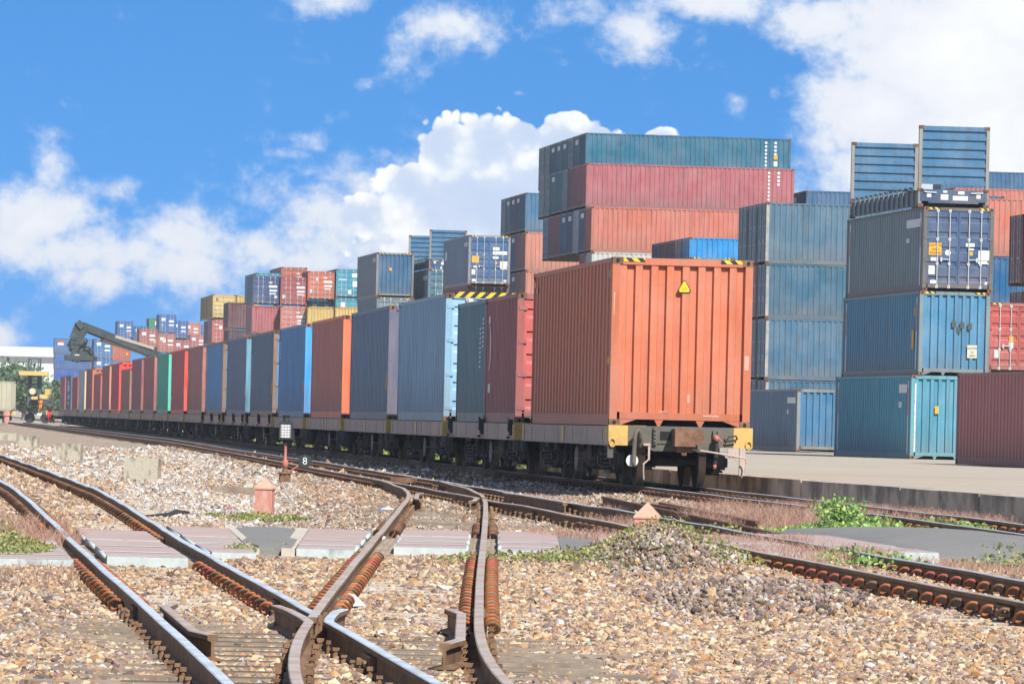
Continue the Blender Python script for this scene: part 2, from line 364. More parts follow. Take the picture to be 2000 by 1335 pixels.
def m_side(L, H, pitch, left):
    b = MB(); sl = .035 / pitch; pr = profile(.14, L - .14, pitch, .034 if pitch < .3 else .030, .5 - sl, sl); rows = []
    for z in (.20, H - .085):
        rows.append([((.008 + d) if left else (W - .008 - d), t, z) for t, d in pr])
    if not left: rows = rows[::-1]
    return b.sheet(rows)
def m_end(H, far=None, L=0, n=8, vertical=True, z0=.24):
    b = MB()
    pr = profile(.13, W - .13, (W - .26) / n, .068, .43, .07); y = (lambda d: .02 + d) if far is None else (lambda d: L - .02 - d)
    pr = [(t + .0, d) for t, d in pr]
    rows = [[(t, y(d), z) for t, d in pr] for z in ((z0, H - .125) if far is None else (H - .125, z0))]
    return b.sheet(rows[::-1] if far is None else rows[::-1])
def m_door(H, x0, x1, grooves=5):
    """door leaf with horizontal recesses"""
    b = MB(); z0, z1 = .20, H - .14; n = grooves; p = (z1 - z0) / n; pts = [(z0, 0)]
    for k in range(n):
        zc = z0 + p * (k + .5); pts += [(zc - .14, 0), (zc - .09, .036), (zc + .05, .036), (zc + .06, 0)]
    pts.append((z1, 0)); xi0, xi1 = x0 + .06, x1 - .06
    b.sheet([[(xi0, .028 + d, z), (xi1, .028 + d, z)] for z, d in pts][::-1])
    b.box(x0, xi0, .024, .06, z0, z1); b.box(xi1, x1, .024, .06, z0, z1)
    return b
def m_rod(H, x):
    b = MB(); b.tube([(x, -.006, .14), (x, -.006, H - .06)], .019, 6)
    for z in (.16, H * .33, H * .62, H - .12): b.box(x - .045, x + .045, -.004, .03, z - .05, z + .05)
    return b
def m_handle(H, x, s):
    b = MB(); b.bar((x, -.02, H * .38), (x + .32 * s, -.02, H * .385), .018, .03); b.box(x + .28 * s - .03, x + .28 * s + .03, -.03, .02, H * .385 - .09, H * .385 + .06); return b
def m_cast(L, H):
    b = MB(); cs = []
    def one(x0, y0, z0):
        b = MB(); cx, cy, cz = .178, .162, .118; b.box(x0, x0 + cx, y0, y0 + cy, z0, z0 + cz, 0)
        def oval(c, ax):
            n = 10; i = len(b.v)
            for k in range(n):
                t = 2 * PI * k / n; q = (math.cos(t) * .032, math.sin(t) * .040)
                b.v.append((c[0] + q[0], c[1], c[2] + q[1]) if ax == 'y' else (c[0], c[1] + q[0], c[2] + q[1]))
            b.f.append(tuple(i + k for k in range(n))); b.m.append(1)
        oval((x0 + cx / 2, y0 - .002 if y0 < 1 else y0 + cy + .002, z0 + cz / 2), 'y')
        oval((x0 - .002 if x0 < 1 else x0 + cx + .002, y0 + cy / 2, z0 + cz / 2), 'x'); return b
    for z in (0, H - .118):
        for x in (-.003, W - .175):
            for y in (-.003, L - .159): cs.append(one(x, y, z))
    return cs
def cm(key, fn, name, mats, smooth=False):
    k = (key, tuple(mats))
    if k not in CACHE: CACHE[k] = fn().mesh(name, mats, smooth)
    return CACHE[k]
def dark(c, k=.75): return tuple(v * k for v in c)
def container(origin, rz, L, H, color, label, face='front', lod=0, pitch=.278, mat='paint', group=None, frame=None, endcol=None, far='front', cat='container', name='shipping_container', hazard=True, rods='rod_steel', grooves=5):
    r = empty(name, origin, rz, label, cat, group); fc = frame or dark(color, .85); ec = endcol or color; L3 = round(L, 3)
    add('frame', cm(('frame', L3, H), lambda: m_frame(L, H), 'frame', [mat]), r, fc)
    add('side_panel', cm(('sideL', L3, H, pitch), lambda: m_side(L, H, pitch, True), 'side_panel', [mat]), r, color)
    add('side_panel', cm(('sideR', L3, H, pitch), lambda: m_side(L, H, pitch, False), 'side_panel', [mat]), r, color)
    add('roof', cm(('roof', L3, H), lambda: MB().box(.06, W - .06, .14, L - .14, H - .04, H - .012), 'roof', [mat]), r, color)
    add('floor', cm(('floor', L3), lambda: MB().box(.075, W - .075, .14, L - .14, .14, .195), 'floor', ['undergear']), r, dark(color, .5))
    if lod == 0: add('cross_member', cm(('cross', L3), lambda: MB().box(.08, W - .08, .7, .8, .012, .14).box(.08, W - .08, L / 2, L / 2 + .1, .012, .14).box(.08, W - .08, L - .8, L - .7, .012, .14), 'cross_member', ['undergear']), r)
    def ends(kind, isfar):
        if kind == 'front':
            add('end_panel', cm(('end', L3 if isfar else 0, H, isfar), lambda: m_end(H, True if isfar else None, L), 'end_panel', [mat]), r, ec)
        elif kind == 'door':
            for s, (x0, x1) in enumerate(((.135, W / 2 - .006), (W / 2 + .006, W - .135))):
                d = add('door', cm(('door', H, s, grooves), lambda: m_door(H, x0, x1, grooves), 'door', [mat]), r, ec)
                for q in (.33, .72):
                    add('lock_rod', cm(('rod', H, s, q), lambda: m_rod(H, x0 + (x1 - x0) * q), 'lock_rod', [rods]), d, (.6, .6, .6))
                if lod < 2:
                    add('handle', cm(('handle', H, s), lambda: m_handle(H, x0 + (x1 - x0) * (.72 if s == 0 else .33), -1 if s == 0 else 1), 'handle', [rods]), d, (.6, .6, .6))
                    for k in range(4):
                        z = .3 + k * (H - .6) / 3; xx = x0 if s == 0 else x1
                        add('hinge', cm(('hinge', H, s, k), lambda: MB().box(xx - .10 if s == 0 else xx - .06, xx + .06 if s == 0 else xx + .10, -.012, .022, z - .04, z + .04), 'hinge', [mat]), d, fc)
    ends(face, False)
    if far == 'door' and face != 'door':
        e = add('far_doors', cm(('fardoor', H, L3), lambda: MB().box(.13, W - .13, L - .06, L - .02, .24, H - .125), 'far_doors', [mat]), r, ec)
    else: ends('front', True)
    cs = m_cast(L, H) if ('cast', L3, H) not in CACHE else [None] * 8
    if ('cast', L3, H) not in CACHE: CACHE[('cast', L3, H)] = [x.mesh('corner_casting', ['rust_casting', 'dark_hole']) for x in cs]
    for k, me in enumerate(CACHE[('cast', L3, H)]):
        if lod < 2 or k in (0, 1, 2, 4, 5, 6): add('corner_casting', me, r)
    if lod == 0 and face == 'front' or lod == -1:
        add('base_bracket', cm(('gus', H), lambda: m_gussets(H), 'base_bracket', [mat]), r, fc)
    if hazard and lod < 2:
        for x0, x1 in ((.19, .56), (W - .56, W - .19)):
            add('hazard_stripe', cm(('hz', H, x0), lambda: MB().quad((x0, -.002, H - .075), (x1, -.002, H - .075), (x1, -.002, H - .012), (x0, -.002, H - .012)), 'hazard_stripe', ['hazard']), r)
    return r
def sticker(r, x0, x1, z0, z1, mat, y=-.004, name='sticker'):
    return add(name, MB().box(x0, x1, y, y + .003, z0, z1).mesh(name, [mat]), r)
def side_sticker(r, y0, y1, z0, z1, mat, x=-.002, name='sticker'):
    return add(name, MB().box(x, x + .006, y0, y1, z0, z1).mesh(name, [mat]), r)
# ------------------------------------------------------------------ ground, platform
def ground_sheet():
    zs = np.concatenate([np.arange(12, 26, 2), np.arange(26, 110, .8), np.arange(110, 220, 4), np.arange(220, 460, 20), np.array([480, 540, 620, 740, 900, 1200, 1480])])
    ss = np.linspace(-1, 1, 101); rows = []
    for z in zs:
        xs = ss * (.16 * z + 6); xs = np.concatenate([[-690, -300], xs, [300, 690]])
        h = zg(xs, np.full_like(xs, z)) if z < 420 else np.full_like(xs, -.17)
        right = sstep(0, .6, xs - (plat_edge(z) + .3)); h = h * (1 - right) + right * (-.25)
        rows.append([(x, z, hh) for x, hh in zip(xs, h)])
    b = MB(); b.sheet(rows); o = b.build('ground', ['ballast'], None, True); tag(o, kind='structure')
ground_sheet()
zs = [30, 50, 70, 95, 130, 180, 260, 400, 700, 1100]
b = MB(); b.sheet([[(plat_edge(z) + .04, z, float(zplat(z))), (plat_edge(z) + 6, z, float(zplat(z)) + .01), (500, z, float(zplat(z)) + .01)] for z in zs]); o = b.build('platform', ['platform_paving']); tag(o, kind='structure')
b = MB(); b.sheet([[(-500, z, -.12), (plat_edge(z) - 8, z, -.12), (plat_edge(z) - .3, z, -.12)] for z in (430, 700, 1100, 1470)]); o = b.build('yard_ground', ['platform_paving']); tag(o, kind='structure')
w = empty('platform_wall', (plat_edge(95), 95, -.3), 0, 'stained low concrete wall along the platform edge', 'retaining wall'); k = 0; z = 42.0
while z < 330:
    ln = 2.9 + .5 * ((k * 37) % 7) / 7; z2 = z + ln - .035; e0, e1 = plat_edge(z), plat_edge(z2); b = MB(); t = .004 * ((k * 13) % 5)
    q = [(e0 - t, z), (e1 - t, z2), (e1 + .5, z2), (e0 + .5, z)]; i = 0
    zt0, zt1 = float(zplat(z)) + .012 + t * .6, float(zplat(z2)) + .012 + t * .6
    P = lambda p, h: (p[0] - plat_edge(95), p[1] - 95, h + .3)
    b.v += [P(q[0], -.5), P(q[1], -.5), P(q[2], -.5), P(q[3], -.5), P(q[0], zt0), P(q[1], zt1), P(q[2], zt1), P(q[3], zt0)]
    for f in ((0, 1, 5, 4), (1, 2, 6, 5), (2, 3, 7, 6), (3, 0, 4, 7), (4, 5, 6, 7)): b.f.append(f); b.m.append(1 if f == (4, 5, 6, 7) else 0)
    if z < 200: b.build('wall_segment', ['wall_concrete', 'platform_paving'], w)
    else:
        ln = 30; z2 = z + 30
    z += ln; k += 1
b = MB(); z = 200.0
b.sheet([[(plat_edge(z) - plat_edge(95), z - 95, -.2), (plat_edge(z) - plat_edge(95), z - 95, .3 + float(zplat(z)) + .012)] for z in (200, 300, 500, 1100)]); b.build('wall_segment', ['wall_concrete'], w)
# ------------------------------------------------------------------ rails
def wave(Z, s):
    return float(.25 + .75 * sstep(34, 58, Z)) * (.005 * math.sin(Z * .8 + s) + .002 * math.sin(Z * 2.1 + 2 * s) - .007 * math.exp(-(((Z + s * 3) % 9.0 - 4.5) / .8) ** 2))
PROF = [(-.026, 0), (.026, 0), (.032, -.006), (.032, -.034), (.009, -.046), (.009, -.130), (.060, -.146), (.060, -.155), (-.060, -.155), (-.060, -.146), (-.009, -.130), (-.009, -.046), (-.032, -.034), (-.032, -.006)]
def rail_mesh(pts, top, seed=0, amp=1.0, drop=0.0, side='rust_dark'):
    """pts: list of (X, Z) along the rail"""
    b = MB(); d = []; acc = []
    P = []
    for k in range(len(pts) - 1):
        (xa, za), (xb, zb_) = pts[k], pts[k + 1]; ln = math.hypot(xb - xa, zb_ - za); step = .35 if min(za, zb_) < 45 else (.8 if min(za, zb_) < 110 else 4.0); n = max(1, int(ln / step))
        for j in range(n): P.append((xa + (xb - xa) * j / n, za + (zb_ - za) * j / n))
    P.append(pts[-1]); n = len(PROF); i0 = 0
    for k, (x, z) in enumerate(P):
        xa, za = P[max(k - 1, 0)]; xb, zb_ = P[min(k + 1, len(P) - 1)]; t = Vector((xb - xa, zb_ - za)); t.normalize(); nx, nz = t.y, -t.x
        h = float(zr(x, z)) + amp * wave(z, seed) - drop
        b.v += [(x + nx * px, z + nz * px, h + pz) for px, pz in PROF]
    for k in range(len(P) - 1):
        for j in range(n):
            b.f.append((k * n + j, k * n + (j + 1) % n, (k + 1) * n + (j + 1) % n, (k + 1) * n + j)); b.m.append(1 if j in (0, 1, n - 1) else 0)
    b.f.append(tuple(range(n))); b.f.append(tuple(range((len(P) - 1) * n, len(P) * n))[::-1]); b.m += [0, 0]
    return b.mesh('rail', [side, top])
def line(fn, off, z0, z1):
    zs = np.concatenate([np.arange(z0, min(z1, 120), 1.0), np.arange(max(z0, 120), z1, 6.0), [z1]]); out = []
    for z in zs:
        s = (fn(z + .5) - fn(z - .5)); out.append((fn(z) + off * math.sqrt(1 + s * s), z))
    return out
def clip_pts(s):
    return [(s * .042, .035, .022), (s * .040, -.01, .032), (s * .046, -.035, .055), (s * .068, -.045, .074), (s * .098, -.035, .076), (s * .124, -.005, .058), (s * .132, .03, .032), (s * .118, .05, .014), (s * .09, .045, .008), (s * .07, .02, .010)]
def chair_mb():
    b = MB(); b.box(-.026, .026, -.045, .045, 0, .035); b.tube([(0, 0, .03), (0, 0, .065)], .017, 6); b.box(-.024, .024, -.022, .022, .055, .08); return b
CHAIR = chair_mb().mesh('rail_chair', ['rust_dark'])
CLIPM = {}
def clip_mesh(s, mat, scale=1.0):
    k = (s, mat)
    if k not in CLIPM: CLIPM[k] = MB().tube([(x * 1.05, y * 1.25, z * 1.15) for x, y, z in clip_pts(s)], .0135, 6).mesh('rail_clip', [mat], True)
    return CLIPM[k]
def merge_obj(name, items, mats, parent):
    """many small repeats beyond the individually built ones: one part"""
    b = MB()
    for mb, (x, y, z, a) in items:
        i = len(b.v); ca, sa = math.cos(a), math.sin(a)
        b.v += [(x + vx * ca - vy * sa, y + vx * sa + vy * ca, z + vz) for vx, vy, vz in mb.v]; b.f += [tuple(i + q for q in f) for f in mb.f]; b.m += mb.m
    o = b.build(name, mats, parent, True); o['kind'] = 'stuff'; return o
def sleeper_mb(n, L=2.0, w=.22):
    b = MB(); h = .14; b.prism([(-L / 2, -h), (L / 2, -h), (L / 2, 0), (-L / 2, 0)], -w / 2, w / 2); return b
SLP = {m_: sleeper_mb(0).mesh('sleeper', [m_]) for m_ in ('concrete', 'timber')}
CHAIRMB = chair_mb(); CLIPMB = {s: MB().tube([(x * 1.05, y * 1.25, z * 1.15) for x, y, z in clip_pts(s)], .0135, 5) for s in (-1, 1)}
SLEEP = {}
def track(label, fn, z0, z1, rails, timber=(), clips=(), sleepers=(24, 84), mat_near='rust_orange', skip=None, far_clip=110, red=()):
    """railway track > rails, sleepers, clips and chairs"""
    r = empty('railway_track', (0, 0, 0), 0, label, 'railway track')
    for me in rails: add('rail', me, r)
    k = 0; nclip = nchair = 0; fc, fh = [], []
    z = sleepers[0]
    while z < far_clip:
        z += .60 + .02 * math.sin(z * 7); X = fn(z); sl = math.atan(-(fn(z + .5) - fn(z - .5))); h = float(zr(X, z)) - .155
        istim = any(a <= z <= b_ for a, b_ in timber)
        if skip and skip(X, z): continue
        rsk = (math.sin(z * 91.7) > .75)
        if z < sleepers[1] and k < 100:
            SLEEP.setdefault(fn, []).append(z)
            o = add('sleeper', SLP['timber' if istim else 'concrete'], r); o.location = (X + .06 * math.sin(z * 5) * istim, z, h + (.004 if istim else -.012)); o.rotation_euler = (0, 0, sl + .01 * math.sin(z * 11)); o.scale = (1.04 + (.28 if istim else 0) + .12 * math.sin(z * 3) * istim, 1, 1); k += 1
        for s in (-1, 1):
            for q in (-1, 1):
                px = X + s * G; a = sl
                if istim:
                    loc = (px + q * .085, z, h + .004)
                    if nchair < 100 : o = add('rail_chair', CHAIR, r); o.location = loc; o.scale = (.8 + .2 * math.sin(z * 17 + q), .75, .8 + .2 * math.sin(z * 29 + s)); o.rotation_euler = (0, 0, a + .2 * math.sin(z * 9)); nchair += 1
                    else: fh.append((CHAIRMB, (*loc, a)))
                else:
                    loc = (px, z, h + .006)
                    mt = 'red_clip' if any(a_ <= z <= b_ for a_, b_ in red) else ('rust_orange' if (int(z * 1.7) + q) % 3 else 'rust_dark')
                    if nclip < 100: o = add('rail_clip', clip_mesh(q, mt), r); o.location = loc; o.rotation_euler = (0, 0, a); nclip += 1
                    else: fc.append((CLIPMB[q], (*loc, a)))
    if fc: merge_obj('rail_clips', fc, ['rust_casting'], r)
    if fh: merge_obj('rail_chairs', fh, ['rust_dark'], r)
    # fishplates at the rail joints
    return r
def off_line(fn, off, zs): return [(fn(z) + off, z) for z in zs]
CR = lambda X: 53 + min(0, (X + .5)) * 1.9
def in_cross(X, z): return CR(X) - .3 < z < CR(X) + 7.3
# frog where the branch meets the left track
ZF = 35.4
left_R = line(c_left, G, 22, ZF - .7); left_R2 = line(c_left, G, ZF + .25, 420); left_L = line(c_left, -G, 22, 420)
br_L_near = line(c_branch, -G, 22, ZF - .75); br_L_far = line(c_branch, -G, ZF - .15, 97); br_R_a = line(c_branch, G, 22, 77.6); br_R_b = line(c_branch, G, 78.6, 95.5)
wing1 = br_L_near + [(c_left(ZF - .1) + G - .115, ZF - .1), (c_left(ZF + 1.0) + G - .125, ZF + 1.0), (c_left(ZF + 1.7) + G - .16, ZF + 1.7)]
wing2 = left_R + [(c_branch(ZF - .1) - G + .115, ZF - .1), (c_branch(ZF + .8) - G + .125, ZF + .8), (c_branch(ZF + 1.3) - G + .17, ZF + 1.3)]
chkL = [(c_left(32.2) - G + .20, 32.2), (c_left(32.7) - G + .115, 32.7), (c_left(36.2) - G + .115, 36.2), (c_left(36.8) - G + .20, 36.8)]
chkR = [(c_branch(31.8) + G - .22, 31.8), (c_branch(32.4) + G - .125, 32.4), (c_branch(36.2) + G - .115, 36.2), (c_branch(36.9) + G - .20, 36.9)]
tL = track('left railway track with bright polished rails, crossing the foreground to the left', c_left, 22, 420,
    [rail_mesh(wing2, 'rail_shiny', .3), rail_mesh(left_R2, 'rail_shiny', 1.3), rail_mesh(left_L, 'rail_shiny', 2.1)], timber=((22, 38.5),), skip=in_cross, red=((45.5, 47.2),), sleepers=(24, 80))
add('check_rail', rail_mesh(chkL, 'rail_dull', 0, 0, -.01), tL)
tB = track('rusty branch track curving from the centre foreground to the middle track', c_branch, 22, 97,
    [rail_mesh(wing1, 'rail_dull', .8), rail_mesh(br_L_far, 'rail_dull', 1.9), rail_mesh(br_R_a, 'rail_dull', .1), rail_mesh(br_R_b, 'rail_dull', .5)], timber=((22, 36.6), (64.5, 97)), skip=lambda X, z: in_cross(X, z) or z > 82, red=((48.6, 50.4),), sleepers=(24, 82), far_clip=96)
add('check_rail', rail_mesh(chkR, 'rail_dull', 0, 0, -.01), tB)
mid_L = line(c_mid, -G, 40, 77.2); mid_L2 = line(c_mid, -G, 78.2, 420); mid_R = line(c_mid, G, 40, 420)
wing3 = mid_L2[::-1] + [(c_branch(77.4) + G - .13, 77.4), (c_branch(76.2) + G - .14, 76.2), (c_branch(75.6) + G - .2, 75.6)]
chkM = [(c_mid(75) + G - .2, 75), (c_mid(75.8) + G - .12, 75.8), (c_mid(82) + G - .12, 82), (c_mid(83) + G - .2, 83)]
chkB = [(c_branch(75) - G + .2, 75), (c_branch(75.6) - G + .12, 75.6), (c_branch(80) - G + .12, 80), (c_branch(81) - G + .2, 81)]
tM = track('middle railway track running from the right edge past the switch stand to the far left', c_mid, 40, 420,
    [rail_mesh(mid_L, 'rail_dull', .4), rail_mesh(wing3, 'rail_dull', .4, .5), rail_mesh(mid_R, 'rail_wornblue', .9)], timber=((66, 97),), skip=in_cross, red=((47.5, 50.5),), sleepers=(40, 96), far_clip=180)
add('check_rail', rail_mesh(chkM, 'rail_dull', 0, 0, -.01), tM); add('check_rail', rail_mesh(chkB, 'rail_dull', 0, 0, -.01), tB)
tT = track('far railway track under the container train beside the platform', c_train, 50, 460,
    [rail_mesh(line(c_train, -G, 50, 460), 'rail_wornblue', .2, .4), rail_mesh(line(c_train, G, 50, 460), 'rail_wornblue', .7, .4)], sleepers=(58, 118), far_clip=118)
for (fn, o_, z, tr_) in ((c_left, G, 39.2, tL), (c_left, -G, 37.6, tL), (c_branch, G, 38.4, tB), (c_branch, -G, 37.0, tB), (c_left, G, 31.4, tL), (c_mid, -G, 41.5, tM), (c_mid, G, 44.0, tM), (c_branch, G, 69.5, tB), (c_mid, -G, 71.0, tM), (c_train, -G, 74, tT), (c_train, G, 70, tT)):
    X = fn(z) + o_; sl = math.atan(-(fn(z + .5) - fn(z - .5))); b = MB()
    for s in (-1, 1):
        b.box(s * .028 - .018, s * .028 + .018, -.30, .30, -.135, -.05)
        for q in (-.22, -.08, .08, .22): b.tube([(s * .05, q, -.09), (s * .075, q, -.09)], .018, 6)
    o = b.build('fishplate', ['rust_dark'], tr_); o.location = (X, z, float(zr(X, z))); o.rotation_euler = (0, 0, sl)
# loose rails lying between the middle track and the train
gLR = 'loose rusty rails lying by the train track'
for k, (pa, pb, lb) in enumerate((((1178, 976), (1560, 1055), 'loose rusty rail lying closest to the middle track'), ((1255, 987), (1430, 1010), 'loose rusty rail with a flat top behind the marker post'), ((1290, 985), (1480, 1020), 'loose rusty rail nearest the train track'))):
    A, B_ = gat(*pa, -.10), gat(*pb, -.10); A.z += .02; b = MB(); d = (B_ - A); nrm = Vector((d.y, -d.x, 0)).normalized(); n = len(PROF)
    for p in (A, B_): b.v += [tuple(p + nrm * px + Vector((0, 0, pz * .9 + .04 - k * .01))) for px, pz in PROF]
    for j in range(n): b.f.append((j, (j + 1) % n, n + (j + 1) % n, n + j)); b.m.append(0)
    b.f.append(tuple(range(n))); b.f.append(tuple(range(n, 2 * n))[::-1]); b.m += [0, 0]
    tag(b.build('loose_rail', ['rust_casting']), lb, 'rail', gLR)
# ------------------------------------------------------------------ level crossing
def panel(xf0, xf1, label, zback=9.0, rows=4, bolts=2, z_add=0.0, front=0.0, edge_l=False, edge_r=False, grp='crossing panels'):
    """xf0, xf1: X of the two edges by depth"""
    zc = 54; x0, x1 = xf0(zc), xf1(zc); zn = CR((xf0(50) + xf1(50)) / 2) + front; zf = zn + zback; org = Vector(((x0 + x1) / 2, zn, 0))
    r = empty('crossing_panel', org, 0, label, 'crossing panel', grp); top = lambda X, Z: float(zr(X, Z)) - .035 + z_add
    cuts = [zn + (zf - zn) * t for t in (0, .17, .36, .62, 1.0)][:rows + 1]; cuts[-1] = zf
    b = MB(); e = MB()
    for k in range(rows):
        a, c = cuts[k] + .012, cuts[k + 1] - .012; dz = .006 * ((k * 7 + int(x0 * 10)) % 3 - 1)
        pts = [(xf0(a), a), (xf1(a), a), (xf1(c), c), (xf0(c), c)]; i = len(b.v)
        b.v += [(x - org.x, z - org.y, top(x, z) + dz) for x, z in pts] + [(x - org.x, z - org.y, top(x, z) - .24) for x, z in pts]
        for f, m_ in (((0, 1, 2, 3), 0), ((0, 4, 5, 1), 1), ((1, 5, 6, 2), 1), ((2, 6, 7, 3), 1), ((3, 7, 4, 0), 1)): b.f.append(tuple(i + q for q in f)); b.m.append(m_)
        for (zq, w_) in ((a, .10 if k else .06), (c, .09)):
            z2 = zq + w_ if zq == a else zq - w_; j = len(e.v); lo, hi = min(zq, z2), max(zq, z2)
            q4 = [(xf0(lo) + .01, lo), (xf1(lo) - .01, lo), (xf1(hi) - .01, hi), (xf0(hi) + .01, hi)]
            if k == 0 and zq == c or k == 2 and zq == a or k == 1 and zq == c or k == 0 and zq == a:
                e = MB(); e.v += [(x - org.x, z - org.y, top(x, z) + dz + .005) for x, z in q4]; e.f.append((0, 1, 2, 3)); e.m.append(0); e.build('steel_edge', ['steel_white'], r)
    b.build('slab', ['panel_red', 'panel_side'], r)
    for k in range(bolts):
        t = (k + .5) / bolts + .06 * (bolts == 2) * (1 if k == 0 else -1); x = xf0(zn) + (xf1(zn) - xf0(zn)) * t; b = MB(); zz = top(x, zn) - .10
        b.tube([(x - org.x, -.022, zz), (x - org.x, .014, zz)], [.03, .034], 10); b.build('bolt_head', ['rust_casting'], r)
    for flag, xf, s in ((edge_l, xf0, 1), (edge_r, xf1, -1)):
        if flag:
            b = MB(); n = 3
            for q in range(n):
                z = zn + .2 + (zf - zn - .4) * q / n; z2 = zn + .2 + (zf - zn - .4) * (q + .8) / n; b.tube([(xf(z) - org.x, z - org.y, top(xf(z), z) - .02), (xf((z + z2) / 2) - org.x, (z + z2) / 2 - org.y, top(xf(z), z) - .012), (xf(z2) - org.x, z2 - org.y, top(xf(z2), z2) - .02)], [.018, .024, .018], 8)
            b.build('edge_lip', ['panel_side'], r, True)
    return r
Lr = lambda o: (lambda z: c_left(z) + o); Br = lambda o: (lambda z: c_branch(z) + o); Mr = lambda o: (lambda z: c_mid(z) + o); K = lambda x, s=0: (lambda z: x + s * (z - 50))
panel(lambda z: c_left(z) - 3.2, Lr(-G - .14), 'crossing panel at the left edge beside the polished track', 7, bolts=1, front=2.5)
panel(Lr(-G + .20), Lr(G - .17), 'crossing panel between the two polished left rails', 7.4, bolts=2, edge_l=True, front=.15)
panel(Lr(G + .14), lambda z: -2.26 - .085 * (z - 49.5), 'crossing panel between the polished track and the round asphalt patch', 7.6, bolts=1, edge_l=True, front=.2)
panel(lambda z: -1.93 - .019 * (z - 49.5), Br(-G - .13), 'crossing panel between the asphalt patch and the rusty branch track', 7.4, 3, bolts=1, edge_r=True, front=.6)
panel(Br(-G + .22), Br(G - .16), 'crossing panel between the two rusty branch rails', 6.8, 4, bolts=2, edge_l=True, edge_r=True)
panel(Br(G + .16), K(.52), 'crossing panel right of the branch track', 6.8, 3, bolts=1, edge_l=True, front=-.2)
panel(K(.80, .02), Mr(-G - .12), 'crossing panel behind the weedy stone heap', 6.6, 3, bolts=1)
panel(Mr(-G + .18), Mr(G - .16), 'crossing panel between the rails of the middle track', 6.6, 4, bolts=2, front=1.2)
panel(Mr(G + .14), lambda z: c_mid(z) + G + 1.05, 'crossing panel right of the middle track with a broken corner', 6.4, 3, bolts=1, front=2.0)
def asphalt(pts, label, lift=.0, bulge=.04, grp=None):
    cx = sum(p[0] for p in pts) / len(pts); cz = sum(p[1] for p in pts) / len(pts); b = MB(); n = len(pts)
    org = Vector((cx, cz, 0)); rings = []
    for t, dr in ((1.0, 0), (.9, 0), (.7, 0), (.4, 0), (.02, 0)):
        rings.append([((x - cx) * t, (z - cz) * t, float(zr(cx, cz)) - .04 + lift + bulge * (1 - t * t) - dr) for x, z in pts + [pts[0]]])
    b.sheet(rings); b.sheet([[(x, y, z - .13) for x, y, z in rings[0]], list(rings[0])]); o = b.build('asphalt_patch', ['asphalt'], None, True); o.location = org; return tag(o, label, 'asphalt', grp)
asphalt([(-2.30, 51.0), (-2.0, 51.1), (-2.06, 54), (-2.14, 57), (-2.2, 58.6), (-2.5, 60.0), (-2.85, 59.6), (-2.98, 58.4), (-2.74, 55.4), (-2.55, 53)], 'rounded dark asphalt patch in front of the red marker post', -.005, .012)
for xa, xb, lb in ((lambda z: -2.255 - .085 * (z - 49.5), lambda z: -2.17 - .085 * (z - 49.5), 'grey kerb strip left of the rounded asphalt patch'), (lambda z: -2.06 - .019 * (z - 49.5), lambda z: -1.935 - .019 * (z - 49.5), 'grey kerb strip right of the rounded asphalt patch')):
    b = MB(); n = 6; zs_ = [50.9 + 7.4 * k / n for k in range(n + 1)]
    tp = [[(xa(z), z, float(zr(xa(z), z)) - .027), (xb(z), z, float(zr(xb(z), z)) - .030)] for z in zs_]; b.sheet(tp); b.quad((xa(50.9), 50.9, float(zr(-2, 50.9)) - .25), (xb(50.9), 50.9, float(zr(-2, 50.9)) - .25), tp[0][1], tp[0][0])
    tag(b.build('kerb_strip', ['concrete']), lb, 'kerb', 'kerb strips of the asphalt patch')
asphalt([(.52, 53.1), (.80, 53.1), (.86, 55), (.90, 58.6), (.53, 59)], 'small dark asphalt strip left of the weedy stone heap', .005, .0)
zA = lambda z: c_mid(z) + G + 1.1
b = MB(); rows = []
for k in range(15):
    t = k / 14; z = 57.2 + 9.2 * t; wd = 2.2 + .5 * math.sin(t * 3); r_ = []
    for j in range(13):
        q = j / 12; x = zA(z) + .06 * math.sin(z * 2.3) + q * wd; ed = min(1, 4 * min(q, 1 - q, t, 1 - t) + .0); r_.append((x, z, float(zr(x, z)) - .09 + .055 * ed + .075 * math.sin(PI * q) * math.sin(PI * t) - (.10 if j in (0, 12) or k in (0, 14) else 0)))
    rows.append(r_)
b.sheet(rows); tag(b.build('asphalt_patch', ['asphalt'], None, True), 'humped dark asphalt patch between the middle track and the train track', 'asphalt')
# ------------------------------------------------------------------ loose stones (nobody could count them)
ICO_V = None
def ico():
    t = (1 + 5 ** .5) / 2; v = np.array([(-1, t, 0), (1, t, 0), (-1, -t, 0), (1, -t, 0), (0, -1, t), (0, 1, t), (0, -1, -t), (0, 1, -t), (t, 0, -1), (t, 0, 1), (-t, 0, -1), (-t, 0, 1)], float)
    f = np.array([(0, 11, 5), (0, 5, 1), (0, 1, 7), (0, 7, 10), (0, 10, 11), (1, 5, 9), (5, 11, 4), (11, 10, 2), (10, 7, 6), (7, 1, 8), (3, 9, 4), (3, 4, 2), (3, 2, 6), (3, 6, 8), (3, 8, 9), (4, 9, 5), (2, 4, 11), (6, 2, 10), (8, 6, 7), (9, 8, 1)])
    return v / np.linalg.norm(v[0]), f
def octa():
    v = np.array([(1, 0, 0), (-1, 0, 0), (0, 1, 0), (0, -1, 0), (0, 0, 1), (0, 0, -1)], float); f = np.array([(0, 2, 4), (2, 1, 4), (1, 3, 4), (3, 0, 4), (2, 0, 5), (1, 2, 5), (3, 1, 5), (0, 3, 5)]); return v, f
def pal(rows): return np.array([lit(*r, .95) for r in rows])
P_A = pal([(238, 212, 172), (218, 188, 150), (200, 172, 140), (195, 160, 122), (180, 150, 125), (165, 138, 118), (225, 205, 175), (130, 108, 95), (208, 168, 122), (182, 145, 108), (205, 150, 100), (160, 130, 125), (110, 92, 82), (226, 204, 170), (200, 170, 135)])
